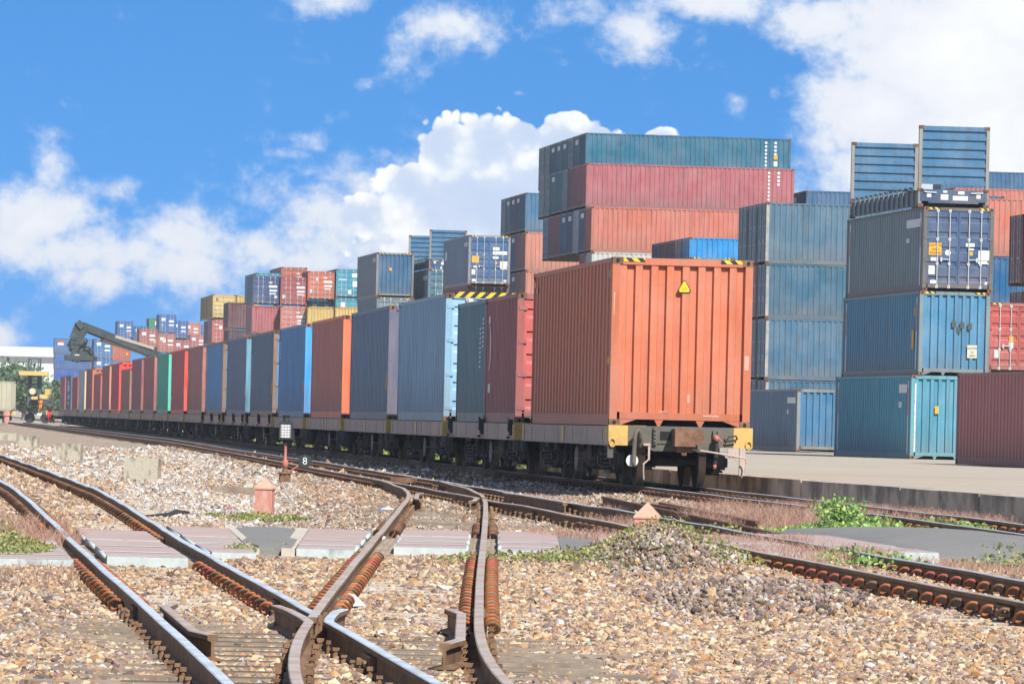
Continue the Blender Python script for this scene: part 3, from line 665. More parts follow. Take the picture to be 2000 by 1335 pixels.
P_B = pal([(232, 230, 225), (214, 212, 208), (196, 192, 188), (240, 235, 225), (170, 160, 152), (222, 208, 188), (150, 138, 126), (205, 180, 155), (185, 165, 150)])
P_C = pal([(168, 146, 138), (142, 122, 116), (186, 168, 156), (116, 103, 97), (202, 192, 184), (160, 140, 122), (178, 152, 138)])
P_D = pal([(188, 158, 130), (165, 132, 105), (205, 185, 160), (140, 112, 92), (176, 165, 155), (225, 215, 200), (120, 100, 84)])
def stones(name, X, Z, size, pidx, base, keepz=None, sink=.25):
    v0, f0 = base; N = len(X); nv, nf = len(v0), len(f0)
    q = RNG.normal(size=(N, 4)); q /= np.linalg.norm(q, axis=1)[:, None]; w, x, y, z = q.T
    R = np.stack([np.stack([1 - 2 * (y * y + z * z), 2 * (x * y - z * w), 2 * (x * z + y * w)], 1), np.stack([2 * (x * y + z * w), 1 - 2 * (x * x + z * z), 2 * (y * z - x * w)], 1), np.stack([2 * (x * z - y * w), 2 * (y * z + x * w), 1 - 2 * (x * x + y * y)], 1)], 1)
    sc = np.stack([size * RNG.uniform(.8, 1.35, N), size * RNG.uniform(.65, 1.1, N), size * RNG.uniform(.45, .8, N)], 1) * .5
    V = v0[None] * sc[:, None, :] * RNG.uniform(.75, 1.2, (N, nv, 1)); V = np.einsum('nij,nkj->nki', R, V)
    H = zg(X, Z) if keepz is None else keepz
    V[:, :, 0] += X[:, None]; V[:, :, 1] += Z[:, None]; V[:, :, 2] += (H + size * (.5 - sink) * .6)[:, None]
    F = (f0[None] + (np.arange(N) * nv)[:, None, None]).reshape(-1)
    me = bpy.data.meshes.new(name); me.vertices.add(N * nv); me.vertices.foreach_set('co', V.reshape(-1).astype(np.float32))
    me.loops.add(len(F)); me.loops.foreach_set('vertex_index', F.astype(np.int32)); me.polygons.add(N * nf); me.polygons.foreach_set('loop_start', (np.arange(N * nf) * 3).astype(np.int32))
    try: me.polygons.foreach_set('loop_total', np.full(N * nf, 3, np.int32))
    except Exception: pass
    me.update(calc_edges=True); me.shade_flat()
    pals = [P_A, P_B, P_C, P_D]; col = np.zeros((N, 3))
    for k, p in enumerate(pals):
        m_ = pidx == k; col[m_] = p[RNG.integers(0, len(p), m_.sum())]
    col *= RNG.uniform(.66, 1.04, (N, 1)); c4 = np.ones((N, 4)); c4[:, :3] = np.clip(col, 0, .9)
    a = me.attributes.new('tone', 'FLOAT_COLOR', 'POINT'); a.data.foreach_set('color', np.repeat(c4, nv, 0).reshape(-1).astype(np.float32))
    me.materials.append(M['stone']); o = bpy.data.objects.new(name, me); C.objects.link(o); return o
def palette(X, Z):
    """which kind of stone lies where: tan, pale grey, purple brown, dull brown"""
    n = np.sin(X * 1.9 + Z * .21) + np.sin(X * .83 - Z * .13 + 2) + RNG.normal(0, .7, len(X)); p = np.zeros(len(X), int)
    leftish = (X < -.04 * Z + .2) & (Z > 62) & (X > LUT['left'](Z) + .9); p[leftish & (n > -1.1)] = 1
    p[(Z > 70) & (X > LUT['mid'](Z) + .9) & (n < .9)] = 3; p[(Z > 70) & (X > LUT['mid'](Z) + .9) & (n > 1.0)] = 1
    p[(Z > 60) & (np.abs(X - LUT['mid'](Z)) < 1.5) & (n < .8)] = 3
    p[(Z > 56) & (Z < 92) & (X > LUT['branch'](Z) - 2.2) & (X < LUT['mid'](Z)) & (n < .5)] = 3
    p[(Z < 45) & (X < LUT['left'](Z) - 1.2) & (n < .9)] = 3
    p[(mounds(X, Z) > .035)] = 2; p[(p == 0) & (RNG.random(len(X)) < .16)] = 2; p[(p == 0) & (RNG.random(len(X)) < .07)] = 1; p[(p == 1) & (RNG.random(len(X)) < .22)] = 0
    return p
def scatter(z0, z1, dens, smin, smax, base, margin=1.22):
    area = .5 * (z1 * z1 - z0 * z0) * .186 * margin; N = int(area * dens); Z = np.sqrt(RNG.uniform(z0 * z0, z1 * z1, N)); X = RNG.uniform(-.5, .5, N) * .186 * margin * Z
    ok = np.ones(N, bool); e = 14.8 - .1085 * Z; ok &= X < e - .1
    crn = 53 + np.minimum(0, X + .5) * 1.9; ok &= ~((Z > crn + .1) & (Z < crn + 7.0) & (mounds(X, Z) < .02) & (X < LUT['mid'](Z) + 4.6) & ~((Z > crn + 6.6) & (X < -2.5)))
    for k in ('left', 'mid', 'train', 'branch'):
        for s in (-1, 1): ok &= np.abs(X - (LUT[k](Z) + s * G)) > .085
    for f_, key in ((c_left, 'left'), (c_branch, 'branch'), (c_mid, 'mid')):
        sz = np.array(SLEEP.get(f_, [0.])); k_ = np.clip(np.searchsorted(sz, Z), 1, len(sz) - 1); dz_ = np.minimum(np.abs(Z - sz[k_ - 1]), np.abs(Z - sz[k_])) if len(sz) > 1 else 9 + 0 * Z
        onit = (dz_ < .12) & (np.abs(X - LUT[key](Z)) < np.where(Z < 38, 1.35, 1.05)); ok &= ~(onit & (RNG.random(N) < np.where(Z < 38, .76, .10)))
    X, Z = X[ok], Z[ok]; size = RNG.uniform(smin, smax, len(X)) * np.where(RNG.random(len(X)) < .06, 1.5, 1.0); return X, Z, size
for (nm, z0, z1, d, a, b_, base) in (('gravel', 24, 34, 1150, .028, .064, ico()), ('gravel', 34, 50, 820, .032, .066, ico()), ('gravel', 50, 76, 400, .04, .078, octa()), ('gravel', 76, 112, 190, .05, .10, octa()), ('gravel', 112, 175, 44, .07, .15, octa())):
    X, Z, S = scatter(z0, z1, d, a, b_, base); tag(stones(nm, X, Z, S, palette(X, Z), base), kind='stuff')
# the two heaps
for (mx, mz, rx, rz, h), nm, lb in ((MOUNDS[0], 'stone_heap', 'heap of dark stones overgrown with green weeds in front of the marker post'), (MOUNDS[1], 'stone_heap', 'low heap of purplish crushed stone without weeds')):
    N = 4600 if h > .2 else 3000; rr = np.sqrt(RNG.random(N)) * 1.15; t = RNG.uniform(0, 2 * PI, N); X = mx + rx * rr * np.cos(t); Z = mz + rz * rr * np.sin(t); size = RNG.uniform(.026, .066, N) * np.where(RNG.random(N) < .05, 1.7, 1); X += .12 * np.sin(Z * 2.2); Z += RNG.normal(0, .5, N)
    o = stones(nm, X, Z, size, RNG.choice([2, 2, 2, 3, 0], N), ico(), zg(X, Z) + RNG.uniform(-.01, .05, N)); tag(o, lb, 'stone heap', kind='stuff')
# ------------------------------------------------------------------ the train
PITCH = 14.9; LC = 12.192; DECK = 1.04
def side_x(Z): t = Z - 94.5; return 1.70 - .10745 * t - 6.4e-6 * t * t
TH_W = lambda Z: math.atan(.10745 + 1.28e-5 * (Z - 94.5 + 6))
def wheel_mb():
    b = MB(); R = .425
    pr = [(.0, .0), (.09, .0), (.10, .03)]
    def ring(y0, y1, r0, r1, m): b.tube([(y0, 0, 0), (y1, 0, 0)], [r0, r1], 28, m, False)
    prof = [(-.075, .10), (-.06, .12), (-.035, .30), (-.065, .355), (-.065, R), (.045, R - .004), (.065, R + .028), (.075, R + .02), (.078, .36), (.045, .33), (.03, .12), (.06, .10)]
    n = 30; i = len(b.v)
    for k in range(n):
        t = 2 * PI * k / n
        for x, r in prof: b.v.append((x, math.cos(t) * r, math.sin(t) * r))
    q = len(prof)
    for k in range(n):
        for j in range(q - 1): b.f.append((i + k * q + j, i + k * q + j + 1, i + ((k + 1) % n) * q + j + 1, i + ((k + 1) % n) * q + j)); b.m.append(1 if j == 4 or j == 5 else 0)
    return b
def bogie(parent, yc):
    """three-piece bogie: side frames with coil springs, two axles"""
    b = MB()
    for s in (-1, 1):
        x = s * .86
        b.prism([(yc - 1.15, .34), (yc - 1.15, .56), (yc - .75, .62), (yc - .45, .74), (yc + .45, .74), (yc + .75, .62), (yc + 1.15, .56), (yc + 1.15, .34), (yc + .85, .32), (yc + .5, .22), (yc - .5, .22), (yc - .85, .32)], x - .05, x + .05, 0, 'x')
        for ya in (-.875, .875): b.box(x - .12 if s < 0 else x - .05, x + .05 if s < 0 else x + .12, yc + ya - .12, yc + ya + .12, .30, .55); b.tube([(x + .10 * s, yc + ya, .425), (x + .17 * s, yc + ya, .425)], .085, 14)
        b.box(x - .10, x + .10, yc - .45, yc + .45, .20, .26)
    b.box(-1.0, 1.0, yc - .16, yc + .16, .48, .70)
    bo = b.build('bogie', ['undergear'], parent)
    for s in (-1, 1):
        for k in (-1, 1):
            add('coil_spring', cm(('spring', s, k, round(yc, 3)), lambda: MB().coil((s * .95, yc + k * .23, .26), (s * .95, yc + k * .23, .58), .085, .024, 4.5, 0, 5, 9), 'coil_spring', ['undergear'], True), bo)
    for ya in (-.875, .875):
        add('axle', cm(('axle', round(yc + ya, 3)), lambda: MB().tube([(-.8, yc + ya, .425), (.8, yc + ya, .425)], .085, 14), 'axle', ['undergear'], True), bo)
        for s in (-1, 1):
            w = add('wheel', CACHE.setdefault('wheel%d' % s, (lambda: [wheel_mb()])()[0].mesh('wheel', ['undergear', 'rail_dull'], False)), bo)
            w.location = (s * .535, yc + ya, .425); w.rotation_euler = (0, 0, 0 if s < 0 else PI)
WL = 13.55
def make_wagon(label):
    r = empty('container_wagon', (0, 0, 0), 0, label, 'railway wagon', 'flat wagons of the container train')
    hw = 1.235; b = MB()
    for s in (-1, 1):
        b.box(s * hw - (.0 if s < 0 else .09), s * hw + (.09 if s < 0 else .0), .17, WL - .17, .70, 1.02)
        b.box(min(s * hw, s * (hw - .10)) - (.02 if s < 0 else 0), max(s * hw, s * (hw - .10)) + (.02 if s > 0 else 0), .17, WL - .17, .69, .715)
        for k in range(6): b.box(s * (hw + .004) - .006, s * (hw + .005) + .006, .9 + k * 2.2, .92 + k * 2.2, .72, 1.0)
    b.build('side_sill', ['frame_grey'], r)
    b = MB()
    for k in range(8): b.box(-hw + .09, hw - .09, .6 + k * 1.75, .72 + k * 1.75, .72, .98)
    b.box(-.25, -.12, .17, WL - .17, .62, .98); b.box(.12, .25, .17, WL - .17, .62, .98); b.box(-hw + .09, hw - .09, .25, WL - .25, .93, .985)
    b.build('underframe', ['undergear'], r)
    for y0, y1, e in ((0, .17, 0), (WL - .17, WL, 1)):
        b = MB(); zz = [(-hw, 1.035), (hw, 1.035), (hw, .70), (.72, .70), (.45, .61), (-.45, .61), (-.72, .70), (-hw, .70)]
        b.prism(zz, y0, y1); b.build('headstock', ['beam_green'], r)
        for s in (-1, 1):
            ya, yb = (-.006, .42) if e == 0 else (WL - .42, WL + .006)
            b = MB(); b.box(s * hw - (.012 if s < 0 else .32), s * hw + (.32 if s < 0 else .012), ya if e == 0 else WL - .172, .172 if e == 0 else yb, .695, 1.04)
            b.build('yellow_end', ['wagon_yellow'], r)
    for s in (-1, 1):
        b = MB(); b.box(s * (hw + .014) - .006, s * (hw + .014) + .006, .18, .32, .72, 1.0); b.box(s * (hw + .014) - .006, s * (hw + .014) + .006, 6.55, 6.95, .72, 1.0); b.box(s * (hw + .014) - .006, s * (hw + .014) + .006, WL - .34, WL - .18, .72, 1.0); b.build('tan_band', ['wagon_tan'], r)
        b = MB()
        for k in range(4): b.box(s * (hw + .006) - .004, s * (hw + .006) + .004, WL - 1.35, WL - 1.28 - .02 * (k % 2), .76 + k * .055, .79 + k * .055)
        b.build('stencil_mark', ['white_mark'], r)
    for yc in (2.35, WL - 2.35): bogie(r, yc)
    for yc in (4.6, 6.2):
        b = MB(); b.tube([(-.62, yc - .55, .47), (-.62, yc - .47, .47), (-.62, yc + .47, .47), (-.62, yc + .55, .47)], [.12, .25, .25, .12], 18); b.box(-.66, -.58, yc - .3, yc - .26, .6, .9); b.box(-.66, -.58, yc + .26, yc + .3, .6, .9); b.build('air_reservoir', ['undergear'], r, True)
    b = MB(); n = 20
    b.tube([(-1.14 + 0 * k, 5.4 + .21 * math.cos(2 * PI * k / n), .42 + .21 * math.sin(2 * PI * k / n)) for k in range(n + 1)], .014, 5)
    for k in range(3): b.bar((-1.14, 5.4 + .2 * math.cos(k * PI / 3), .42 + .2 * math.sin(k * PI / 3)), (-1.14, 5.4 - .2 * math.cos(k * PI / 3), .42 - .2 * math.sin(k * PI / 3)), .02, .02)
    b.tube([(-1.14, 5.4, .42), (-.8, 5.4, .42)], .02, 6); b.bar((-.9, 5.4, .42), (-.9, 5.4, .75), .05, .05); b.build('brake_wheel', ['frame_grey'], r)
    b = MB()
    for y in (3.7, 7.4, 8.3, 9.4): b.bar((-1.0, y, .72), (-1.0, y, .30), .05, .05); b.bar((-1.0, y, .34), (-1.0, y + .35, .30), .05, .03)
    b.tube([(-.5, .4, .55), (-.5, WL - .4, .55)], .025, 6); b.tube([(.5, .4, .55), (.5, WL - .4, .55)], .025, 6); b.build('brake_rigging', ['undergear'], r)
    b = MB(); b.box(-.17, .17, WL - .1, WL + .66, .70, .98); b.box(-.09, .09, WL + .5, WL + .78, .68, 1.0); b.build('coupler', ['rust_dark'], r)
    b = MB(); b.tube([(-.45, WL, .8), (-.45, WL + .25, .6), (-.45, WL + .45, .38), (-.4, WL + .62, .36)], .028, 7); b.build('brake_hose', ['hose_black'], r)
    b = MB(); b.box(-1.26, -1.16, -.004, .10, .48, .70); b.box(-1.26, -1.16, WL - .1, WL, .48, .70); b.build('step_iron', ['undergear'], r)
    return r
def place_along(Z): return Vector((side_x(Z), Z, 0))
proto = None; wag = []
WLAB = ['flat wagon under the orange high container with the warning triangle', 'flat wagon under the short green and maroon containers', 'flat wagon under the scratched pale blue container', 'flat wagon under the purple navy container', 'flat wagon under the brown container with an orange end', 'flat wagon under the blue container with patched bright blue end', 'flat wagon under the navy container with bright blue hinges', 'flat wagon under the slate navy container with a teal end post', 'flat wagon under the mid blue container beside the brown one', 'flat wagon under the plain brown container next to mid blue', 'flat wagon under the red container with a scarlet end beside green', 'flat wagon under the green container', 'flat wagon under the maroon container directly beyond the green one', 'flat wagon under the second maroon container beyond green', 'flat wagon under the low brown container', 'flat wagon under the scarlet ended container behind the low brown one', 'flat wagon under the maroon container with salmon post', 'flat wagon under the low rust red container', 'flat wagon under the maroon container before the grey one', 'flat wagon under the pale grey container', 'flat wagon under the low maroon container beyond the grey one', 'flat wagon under the dark navy container with white lettering', 'flat wagon under the last maroon container near the reach stacker', 'empty flat wagon beyond the last loaded wagon']
for n in range(24):
    Zw = 94.5 - .16 + PITCH * n + (34 if n == 23 else 0); th = TH_W(Zw); xc = side_x(Zw) + 1.219 * math.cos(th)
    if n == 0: proto = make_wagon(WLAB[0]); proto.location = (xc, Zw, .0); proto.rotation_euler = (0, 0, th); wag.append(proto)
    else: wag.append(dup(proto, (xc, Zw, .0 + (.0 if n < 9 else .02)), th, WLAB[n]))
# fittings only on the front headstock
w0 = wag[0]
b = MB(); b.box(-.16, .20, -.42, .02, .70, 1.0); b.prism([(-.16, .70), (.20, .70), (.20, 1.0), (.12, 1.035), (-.08, 1.035), (-.16, 1.0)], -.46, -.40); b.prism([(.18, .72), (.34, .76), (.34, .98), (.18, 1.01)], -.44, -.12); b.box(-.10, .16, -.36, -.16, .60, .70); b.box(-.02, .06, -.35, -.25, .55, .60); b.build('coupler', ['rust_casting'], w0)
b = MB(); b.box(-.47, -.16, -.02, .0, .74, 1.0); b.box(-.48, -.42, -.06, .0, .72, 1.02); b.box(-.36, -.18, -.026, -.018, .80, .95, 1)
for k in range(4): b.tube([(-.45, -.085, .78 + .065 * k), (-.45, -.05, .78 + .065 * k)], .022, 8)
b.build('draft_plate', ['beam_green', 'dark_hole'], w0)
b = MB(); b.tube([(-.72, .02, .78), (-.72, -.10, .80), (-.725, -.16, .92), (-.76, -.18, .965), (-.80, -.19, .93), (-.815, -.19, .80), (-.825, -.19, .60), (-.83, -.20, .42), (-.82, -.22, .34)], [.05, .05, .036, .034, .036, .036, .036, .036, .03], 10); b.tube([(-.70, -.04, .88), (-.70, -.04, .66)], .05, 10)
for k in range(16): b.tube([(-.818 - .0006 * k, -.19 - .0005 * k, .80 - k * .026), (-.818, -.19, .793 - k * .026)], .041, 10)
b.build('vacuum_hose', ['beam_green'], w0, True)
b = MB(); b.tube([(-.845, -.13, .44), (-.845, -.10, .44)], .105, 22); o = b.build('white_disc', ['white_mark'], w0)
b = MB(); b.bar((-.56, -.14, .74), (-.56, -.14, .46), .035, .025); b.bar((-.56, -.14, .47), (-.66, -.14, .38), .035, .025); b.box(-.66, -.54, -.16, -.02, .70, .74); b.tube([(-.65, -.15, .40), (-.65, -.15, .26), (-.64, -.15, .12)], .014, 6); b.build('lamp_bracket', ['frame_grey'], w0)
b = MB(); b.tube([(.12, -.30, .66), (.60, -.26, .60), (.95, -.22, .545), (1.10, -.20, .52), (1.125, -.20, .45), (1.10, -.20, .26)], .016, 7); b.build('uncoupling_lever', ['frame_grey'], w0)
b = MB(); b.tube([(.60, -.08, .90), (.60, -.12, .82), (.605, -.13, .70), (.60, -.13, .50), (.585, -.12, .42), (.58, -.12, .30)], [.03, .034, .038, .038, .034, .022], 8); b.build('brake_hose', ['hose_black'], w0, True)
b = MB(); b.tube([(.58, -.13, .90), (.60, -.16, .86), (.60, -.15, .80)], [.03, .055, .04], 8); b.bar((.64, -.16, .85), (.74, -.16, .76), .02, .02); b.tube([(.585, -.13, .40), (.58, -.13, .33)], .03, 8); b.build('brake_cock', ['pole_pink'], w0, True)
b = MB(); b.box(.54, .66, -.02, 0, .88, .98); b.box(.55, .57, -.06, 0, .80, .98); b.box(.63, .65, -.06, 0, .80, .98); b.build('cock_bracket', ['beam_green'], w0)
b = MB(); b.tube([(.76, -.01, .84), (.78, -.07, .80), (.82, -.08, .88), (.95, -.08, .90), (.97, -.07, .85), (.97, -.01, .87)], .014, 6); b.tube([(.78, -.08, .80), (.95, -.08, .83)], .014, 6); b.build('hand_rail', ['hose_black'], w0)
b = MB(); b.box(.82, 1.02, -.03, -.0, .52, .69); b.box(1.02, 1.12, -.05, .02, .22, .70)
for k in range(3): b.tube([(.86 + .06 * k, -.06, .55), (.86 + .06 * k, -.02, .55)], .018, 7)
b.tube([(.93, -.20, .62), (.93, -.22, .52), (.95, -.22, .46)], .014, 5); b.build('lever_plate', ['frame_grey'], w0)
for s in (-1, 1):
    b = MB(); n = 16; b.tube([(s * 1.18 + .05 * math.cos(2 * PI * k / n), -.03, .74 + .07 * math.sin(2 * PI * k / n)) for k in range(n + 1)], .014, 6); b.build('rope_ring', ['wagon_yellow'], w0)
# containers on the wagons: (n, offset, length, height, colour, end colour, end type, pitch, material, label)
OR = lit(248, 140, 96, .58)
tr = [
 (0, 0, LC, 2.896, OR, OR, 'front', .50, 'paint_clean', 'orange high container with a yellow warning triangle on its end, heading the train'),
 (1, 0, 6.058, 2.591, (.20, .06, .055), (.50, .09, .08), 'door', .262, 'paint', 'short maroon container with a red door end behind the orange container'),
 (1, 6.13, 6.058, 2.591, (.085, .17, .20), (.10, .2, .23), 'front', .262, 'paint_worn', 'short dark green container with pale lettering on the second wagon'),
 (2, 0, LC, 2.896, (.16, .295, .385), (.27, .47, .66), 'door', .40, 'paint_worn', 'scratched pale blue container with a full width hazard stripe over its doors'),
 (3, 0, LC, 2.896, (.085, .145, .22), (.13, .13, .19), 'front', .42, 'paint_worn', 'purplish navy container with a lavender end on the train'),
 (4, 0, LC, 2.896, (.30, .105, .075), (.80, .17, .06), 'front', .44, 'paint', 'brown sided container with a bright orange end post on the train'),
 (5, 0, LC, 2.896, (.06, .20, .38), (.03, .34, .75), 'front', .46, 'paint_worn', 'blue container with a patched bright blue end on the train'),
 (6, 0, LC, 2.896, (.075, .125, .18), (.06, .25, .50), 'door', .5, 'paint', 'navy container with bright blue door hinges on the train'),
 (7, 0, LC, 2.896, (.085, .14, .21), (.11, .31, .42), 'front', .5, 'paint', 'slate navy container with a teal end post on the train'),
 (8, 0, LC, 2.896, (.07, .22, .40), (.10, .3, .45), 'door', .5, 'paint_worn', 'mid blue container between a slate and a brown one on the train'),
 (9, 0, LC, 2.896, (.25, .10, .085), (.5, .12, .08), 'door', .5, 'paint', 'plain brown container beside the mid blue one on the train'),
 (10, 0, LC, 2.896, (.30, .06, .055), (.85, .07, .04), 'front', .5, 'paint', 'red container with a scarlet end post beside the green one'),
 (11, 0, LC, 2.896, (.035, .30, .21), (.10, .55, .40), 'front', .5, 'paint_clean', 'green container on the train'),
 (12, 0, LC, 2.896, (.24, .08, .07), (.42, .15, .10), 'front', .5, 'paint', 'maroon container standing directly beyond the green one'),
 (13, 0, LC, 2.896, (.20, .065, .062), (.45, .12, .09), 'front', .5, 'paint', 'second maroon container beyond the green one on the train'),
 (14, 0, LC, 2.45, (.21, .09, .065), (.3, .12, .09), 'front', .5, 'paint', 'low brown container in front of the scarlet end on the train'),
 (15, 0, LC, 2.896, (.28, .045, .05), (.88, .06, .04), 'front', .5, 'paint_clean', 'dark red container with a scarlet hazard striped end rising over the low brown one'),
 (16, 0, LC, 2.896, (.22, .075, .065), (.58, .24, .16), 'front', .5, 'paint', 'maroon container with a salmon end post next to the dark red one'),
 (17, 0, LC, 2.45, (.27, .07, .06), (.4, .12, .08), 'front', .5, 'paint', 'low rust red container under a hazard striped end on the train'),
 (18, 0, LC, 2.896, (.21, .065, .06), (.5, .16, .09), 'front', .5, 'paint', 'maroon container with a hazard striped top beside the pale grey one'),
 (19, 0, LC, 2.896, (.30, .34, .36), (.70, .58, .34), 'front', .5, 'paint_clean', 'pale grey container with a cream end post on the train'),
 (20, 0, LC, 2.5, (.21, .06, .055), (.4, .14, .08), 'front', .5, 'paint', 'low maroon container beyond the pale grey one'),
 (21, 0, LC, 2.7, (.09, .115, .16), (.2, .2, .22), 'front', .5, 'paint', 'dark navy container with white square lettering at the far end of the train'),
 (22, 0, LC, 2.7, (.22, .07, .075), (.55, .14, .12), 'front', .5, 'paint', 'last maroon container of the train below the reach stacker'),
]
TR = {}
for (n, off, L, H, c, ec, face, pit, mat, lab) in tr:
    if n: c = tuple(min(.8, v * (1.75 if c[0] > c[2] * 1.6 else 1.42)) for v in c)
    Z0 = 94.5 + PITCH * n; th = TH_W(Z0); a = Vector((-math.sin(th), math.cos(th), 0))
    o = Vector((side_x(Z0), Z0, DECK - .012 + (.0 if n < 9 else .02))) + a * off
    lod = 0 if n < 1 else (1 if n < 12 else 2)
    TR[(n, off)] = container(o, th, L, H, c, lab, face, lod, pit, mat, 'containers loaded on the train', frame=(ec if n in (4, 10, 15) else (dark(c, .9) if n in (0, 3, 9) else ((.24, .14, .09) if n in (6, 8) else dark(c, .95)))), endcol=ec, hazard=n in (0, 4, 15, 17, 18, 20), grooves=6 if n == 2 else 5)
    if ec != c and n in (3, 4, 5, 7, 10, 11, 15, 16, 18, 19):
        # the near end frame carries the end colour
        b = MB()
        b.box(-.001, .1795, -.008, -.001, .118, H - .118); b.box(W - .1795, W + .001, -.008, -.001, .118, H - .118); b.box(.18, W - .18, -.008, -.001, H - .125, H - .006); b.box(.18, W - .18, -.008, -.001, .12, .24)
        b.build('end_frame', [mat], TR[(n, off)], False, ec)
t = TR[(0, 0)]
# warning triangle with rounded black border
def tri(s, z):
    h = s * 1.12; p = [(-s * .58, 0), (s * .58, 0), (s * .12, h), (-s * .12, h)]; q = [(-s * .58 - .0, .05), (-s * .5, 0), (s * .5, 0), (s * .58, .05), (s * .1, h * .97), (0, h), (-s * .1, h * .97)]
    return [(x, y + z) for x, y in q]
CX = 1.25
b = MB(); b.prism([(CX + x, z) for x, z in tri(.20, 2.30)], .012, .018); b.build('triangle_border', ['black_mark'], t)
b = MB(); b.prism([(CX + x * .80, 2.32 + (z - 2.30) * .84) for x, z in tri(.20, 2.30)], .008, .0115); ts = b.build('warning_triangle', ['sign_yellow'], t)
for z in (2.36, 2.385):
    b = MB(); b.box(CX - .045, CX + .045, .0055, .0078, z, z + .010); b.build('caption_line', ['sticker_orange'], ts)
side_sticker(t, .34, .40, 2.55, 2.68, 'white_mark'); side_sticker(t, 11.5, 11.62, 2.50, 2.62, 'white_mark'); side_sticker(t, .15, .2, 2.62, 2.72, 'sign_yellow'); side_sticker(t, 11.85, 12.0, 2.62, 2.72, 'sign_yellow'); side_sticker(t, .16, .42, 1.06, 1.18, 'sign_yellow')
sticker(t, 1.28, 1.40, .42, .56, 'scuffed', .084, 'faded_patch'); sticker(t, .86, 1.0, .25, .27, 'scuffed', -.0005, 'scrape'); sticker(t, 1.62, 1.9, .19, .215, 'scuffed', -.0005, 'scrape'); sticker(t, 2.32, 2.40, 1.0, 1.25, 'scuffed', -.003, 'scrape'); sticker(t, .03, .05, 1.9, 2.3, 'scuffed', -.003, 'scrape')
# door end of the pale blue container: full hazard bar and the painted letters
t = TR[(2, 0)]
b = MB(); b.quad((.19, -.01, 2.82), (W - .02, -.01, 2.82), (W - .02, -.01, 2.93), (.19, -.01, 2.93)); b.box(.19, W - .02, -.006, .06, 2.80, 2.93); b.build('hazard_stripe', ['hazard_wide'], t)
for k in range(4): b = MB(); x = .56 + k * .42; b.box(x - .05, x + .05, -.05, .02, 2.64, 2.78); b.box(x - .035, x + .035, -.04, .02, 2.30, 2.64); b.build('rod_keeper', ['pale_stone'], t)
lettering('zu', .30, 'white_mark', t, (.62, -.012, .36))
t = TR[(1, 6.13)]
for k in range(7): side_sticker(t, .35 + .0 * k, .62, 2.15 - k * .095, 2.20 - k * .095, 'white_mark', name='code_mark')
for k in range(9): side_sticker(t, .95, 1.2, 1.95 - k * .1, 2.0 - k * .1, 'white_mark', name='code_mark')
t = TR[(1, 0)]
b = MB(); n = 14
pts = [(5.25 - .32 * math.cos(PI * (k / n - .5)), 1.55 + .48 * math.sin(PI * (k / n - .5))) for k in range(n + 1)] + [(5.25 - .12 * math.cos(PI * (.5 - k / n)), 1.55 + .44 * math.sin(PI * (.5 - k / n))) for k in range(n + 1)]
b.prism(pts, -.004, .001, 0, 'x'); b.build('white_arc', ['white_mark'], t)
side_sticker(t, 5.15, 5.45, 2.05, 2.2, 'white_mark'); side_sticker(t, 5.0, 5.4, .62, .8, 'white_mark')
for n_, sp in ((21, [(4, 8, 1.5, 2.0), (4, 7, .9, 1.25), (5, 8, 2.1, 2.25), (5, 8, .5, .7)]), (6, [(11.4, 11.7, 1.0, 2.2)]), (5, [(11.4, 11.7, 1.9, 2.5)]), (8, [(11.3, 11.7, 1.9, 2.5)]), (9, [(11.2, 11.5, 1.4, 1.9)]), (10, [(11.2, 11.5, .6, .8)]), (11, [(11.3, 11.8, .4, 2.4)]), (13, [(11.2, 11.6, 1.6, 1.8)]), (3, [])):
    for (y0, y1, z0, z1) in sp:
        if z1 - z0 > .5:
            k = int((z1 - z0) / .12)
            for q in range(k): side_sticker(TR[(n_, 0)], y0, y1, z0 + q * .12, z0 + q * .12 + .06, 'white_mark', name='code_mark')
        else: side_sticker(TR[(n_, 0)], y0, y1, z0, z1, 'white_mark', name='code_mark')
for n_ in (3, 4, 5, 6, 7, 8, 9, 10): side_sticker(TR[(n_, 0)], .35, .62, .75, 1.15, 'sticker_orange', name='yellow_plate')

# container stops bolted to some sills
for n_ in (1, 6, 7, 8):
    for y_ in (.45, 6.2, 12.9):
        b = MB(); b.box(-1.30, -1.242, y_ - .14, y_ + .14, .78, 1.10); b.box(-1.33, -1.30, y_ - .09, y_ + .09, .86, 1.14); b.tube([(-1.32, y_ - .1, .74), (-1.32, y_ + .1, .74)], .03, 6); b.build('container_stop', ['hose_black'], wag[n_])
# ------------------------------------------------------------------ the container yard: two directions, along TH and across it
TH = math.radians(7.45); AV = Vector((-math.sin(TH), math.cos(TH), 0)); BV = Vector((math.cos(TH), math.sin(TH), 0))
def yard(x, y, Z, ori, H, L, color, label, face='front', lod=1, group=None, mat='paint', pitch=.278, back=0.0, **kw):
    """x, y: pixel of the top corner shared by the near face and the left side, Z its depth; ori 'along' or 'across'"""
    p = at(x, y, Z); p.z -= H; p += AV * back
    if ori == 'along': return container(p, TH, L, H, color, label, face, lod, pitch, mat, group, **kw)
    return container(p + AV * W, TH - PI / 2, L, H, color, label, face, lod, pitch, mat, group, **kw)
F20, F40, F45, ST, HC = 6.058, 12.192, 13.716, 2.591, 2.896
STEEL = lit(78, 138, 178); NAVY = lit(58, 92, 145); NAVYD = (.075, .125, .20); TEALB = lit(62, 140, 172); BLUE = lit(66, 138, 186); SAL = lit(228, 138, 115); ROSE = lit(208, 120, 122)
MAR = (.31, .115, .13); TEALX = lit(70, 178, 205); YEL = lit(238, 205, 125); GRN = lit(60, 160, 110); SLATE = (.15, .21, .27); RED = lit(215, 95, 85)
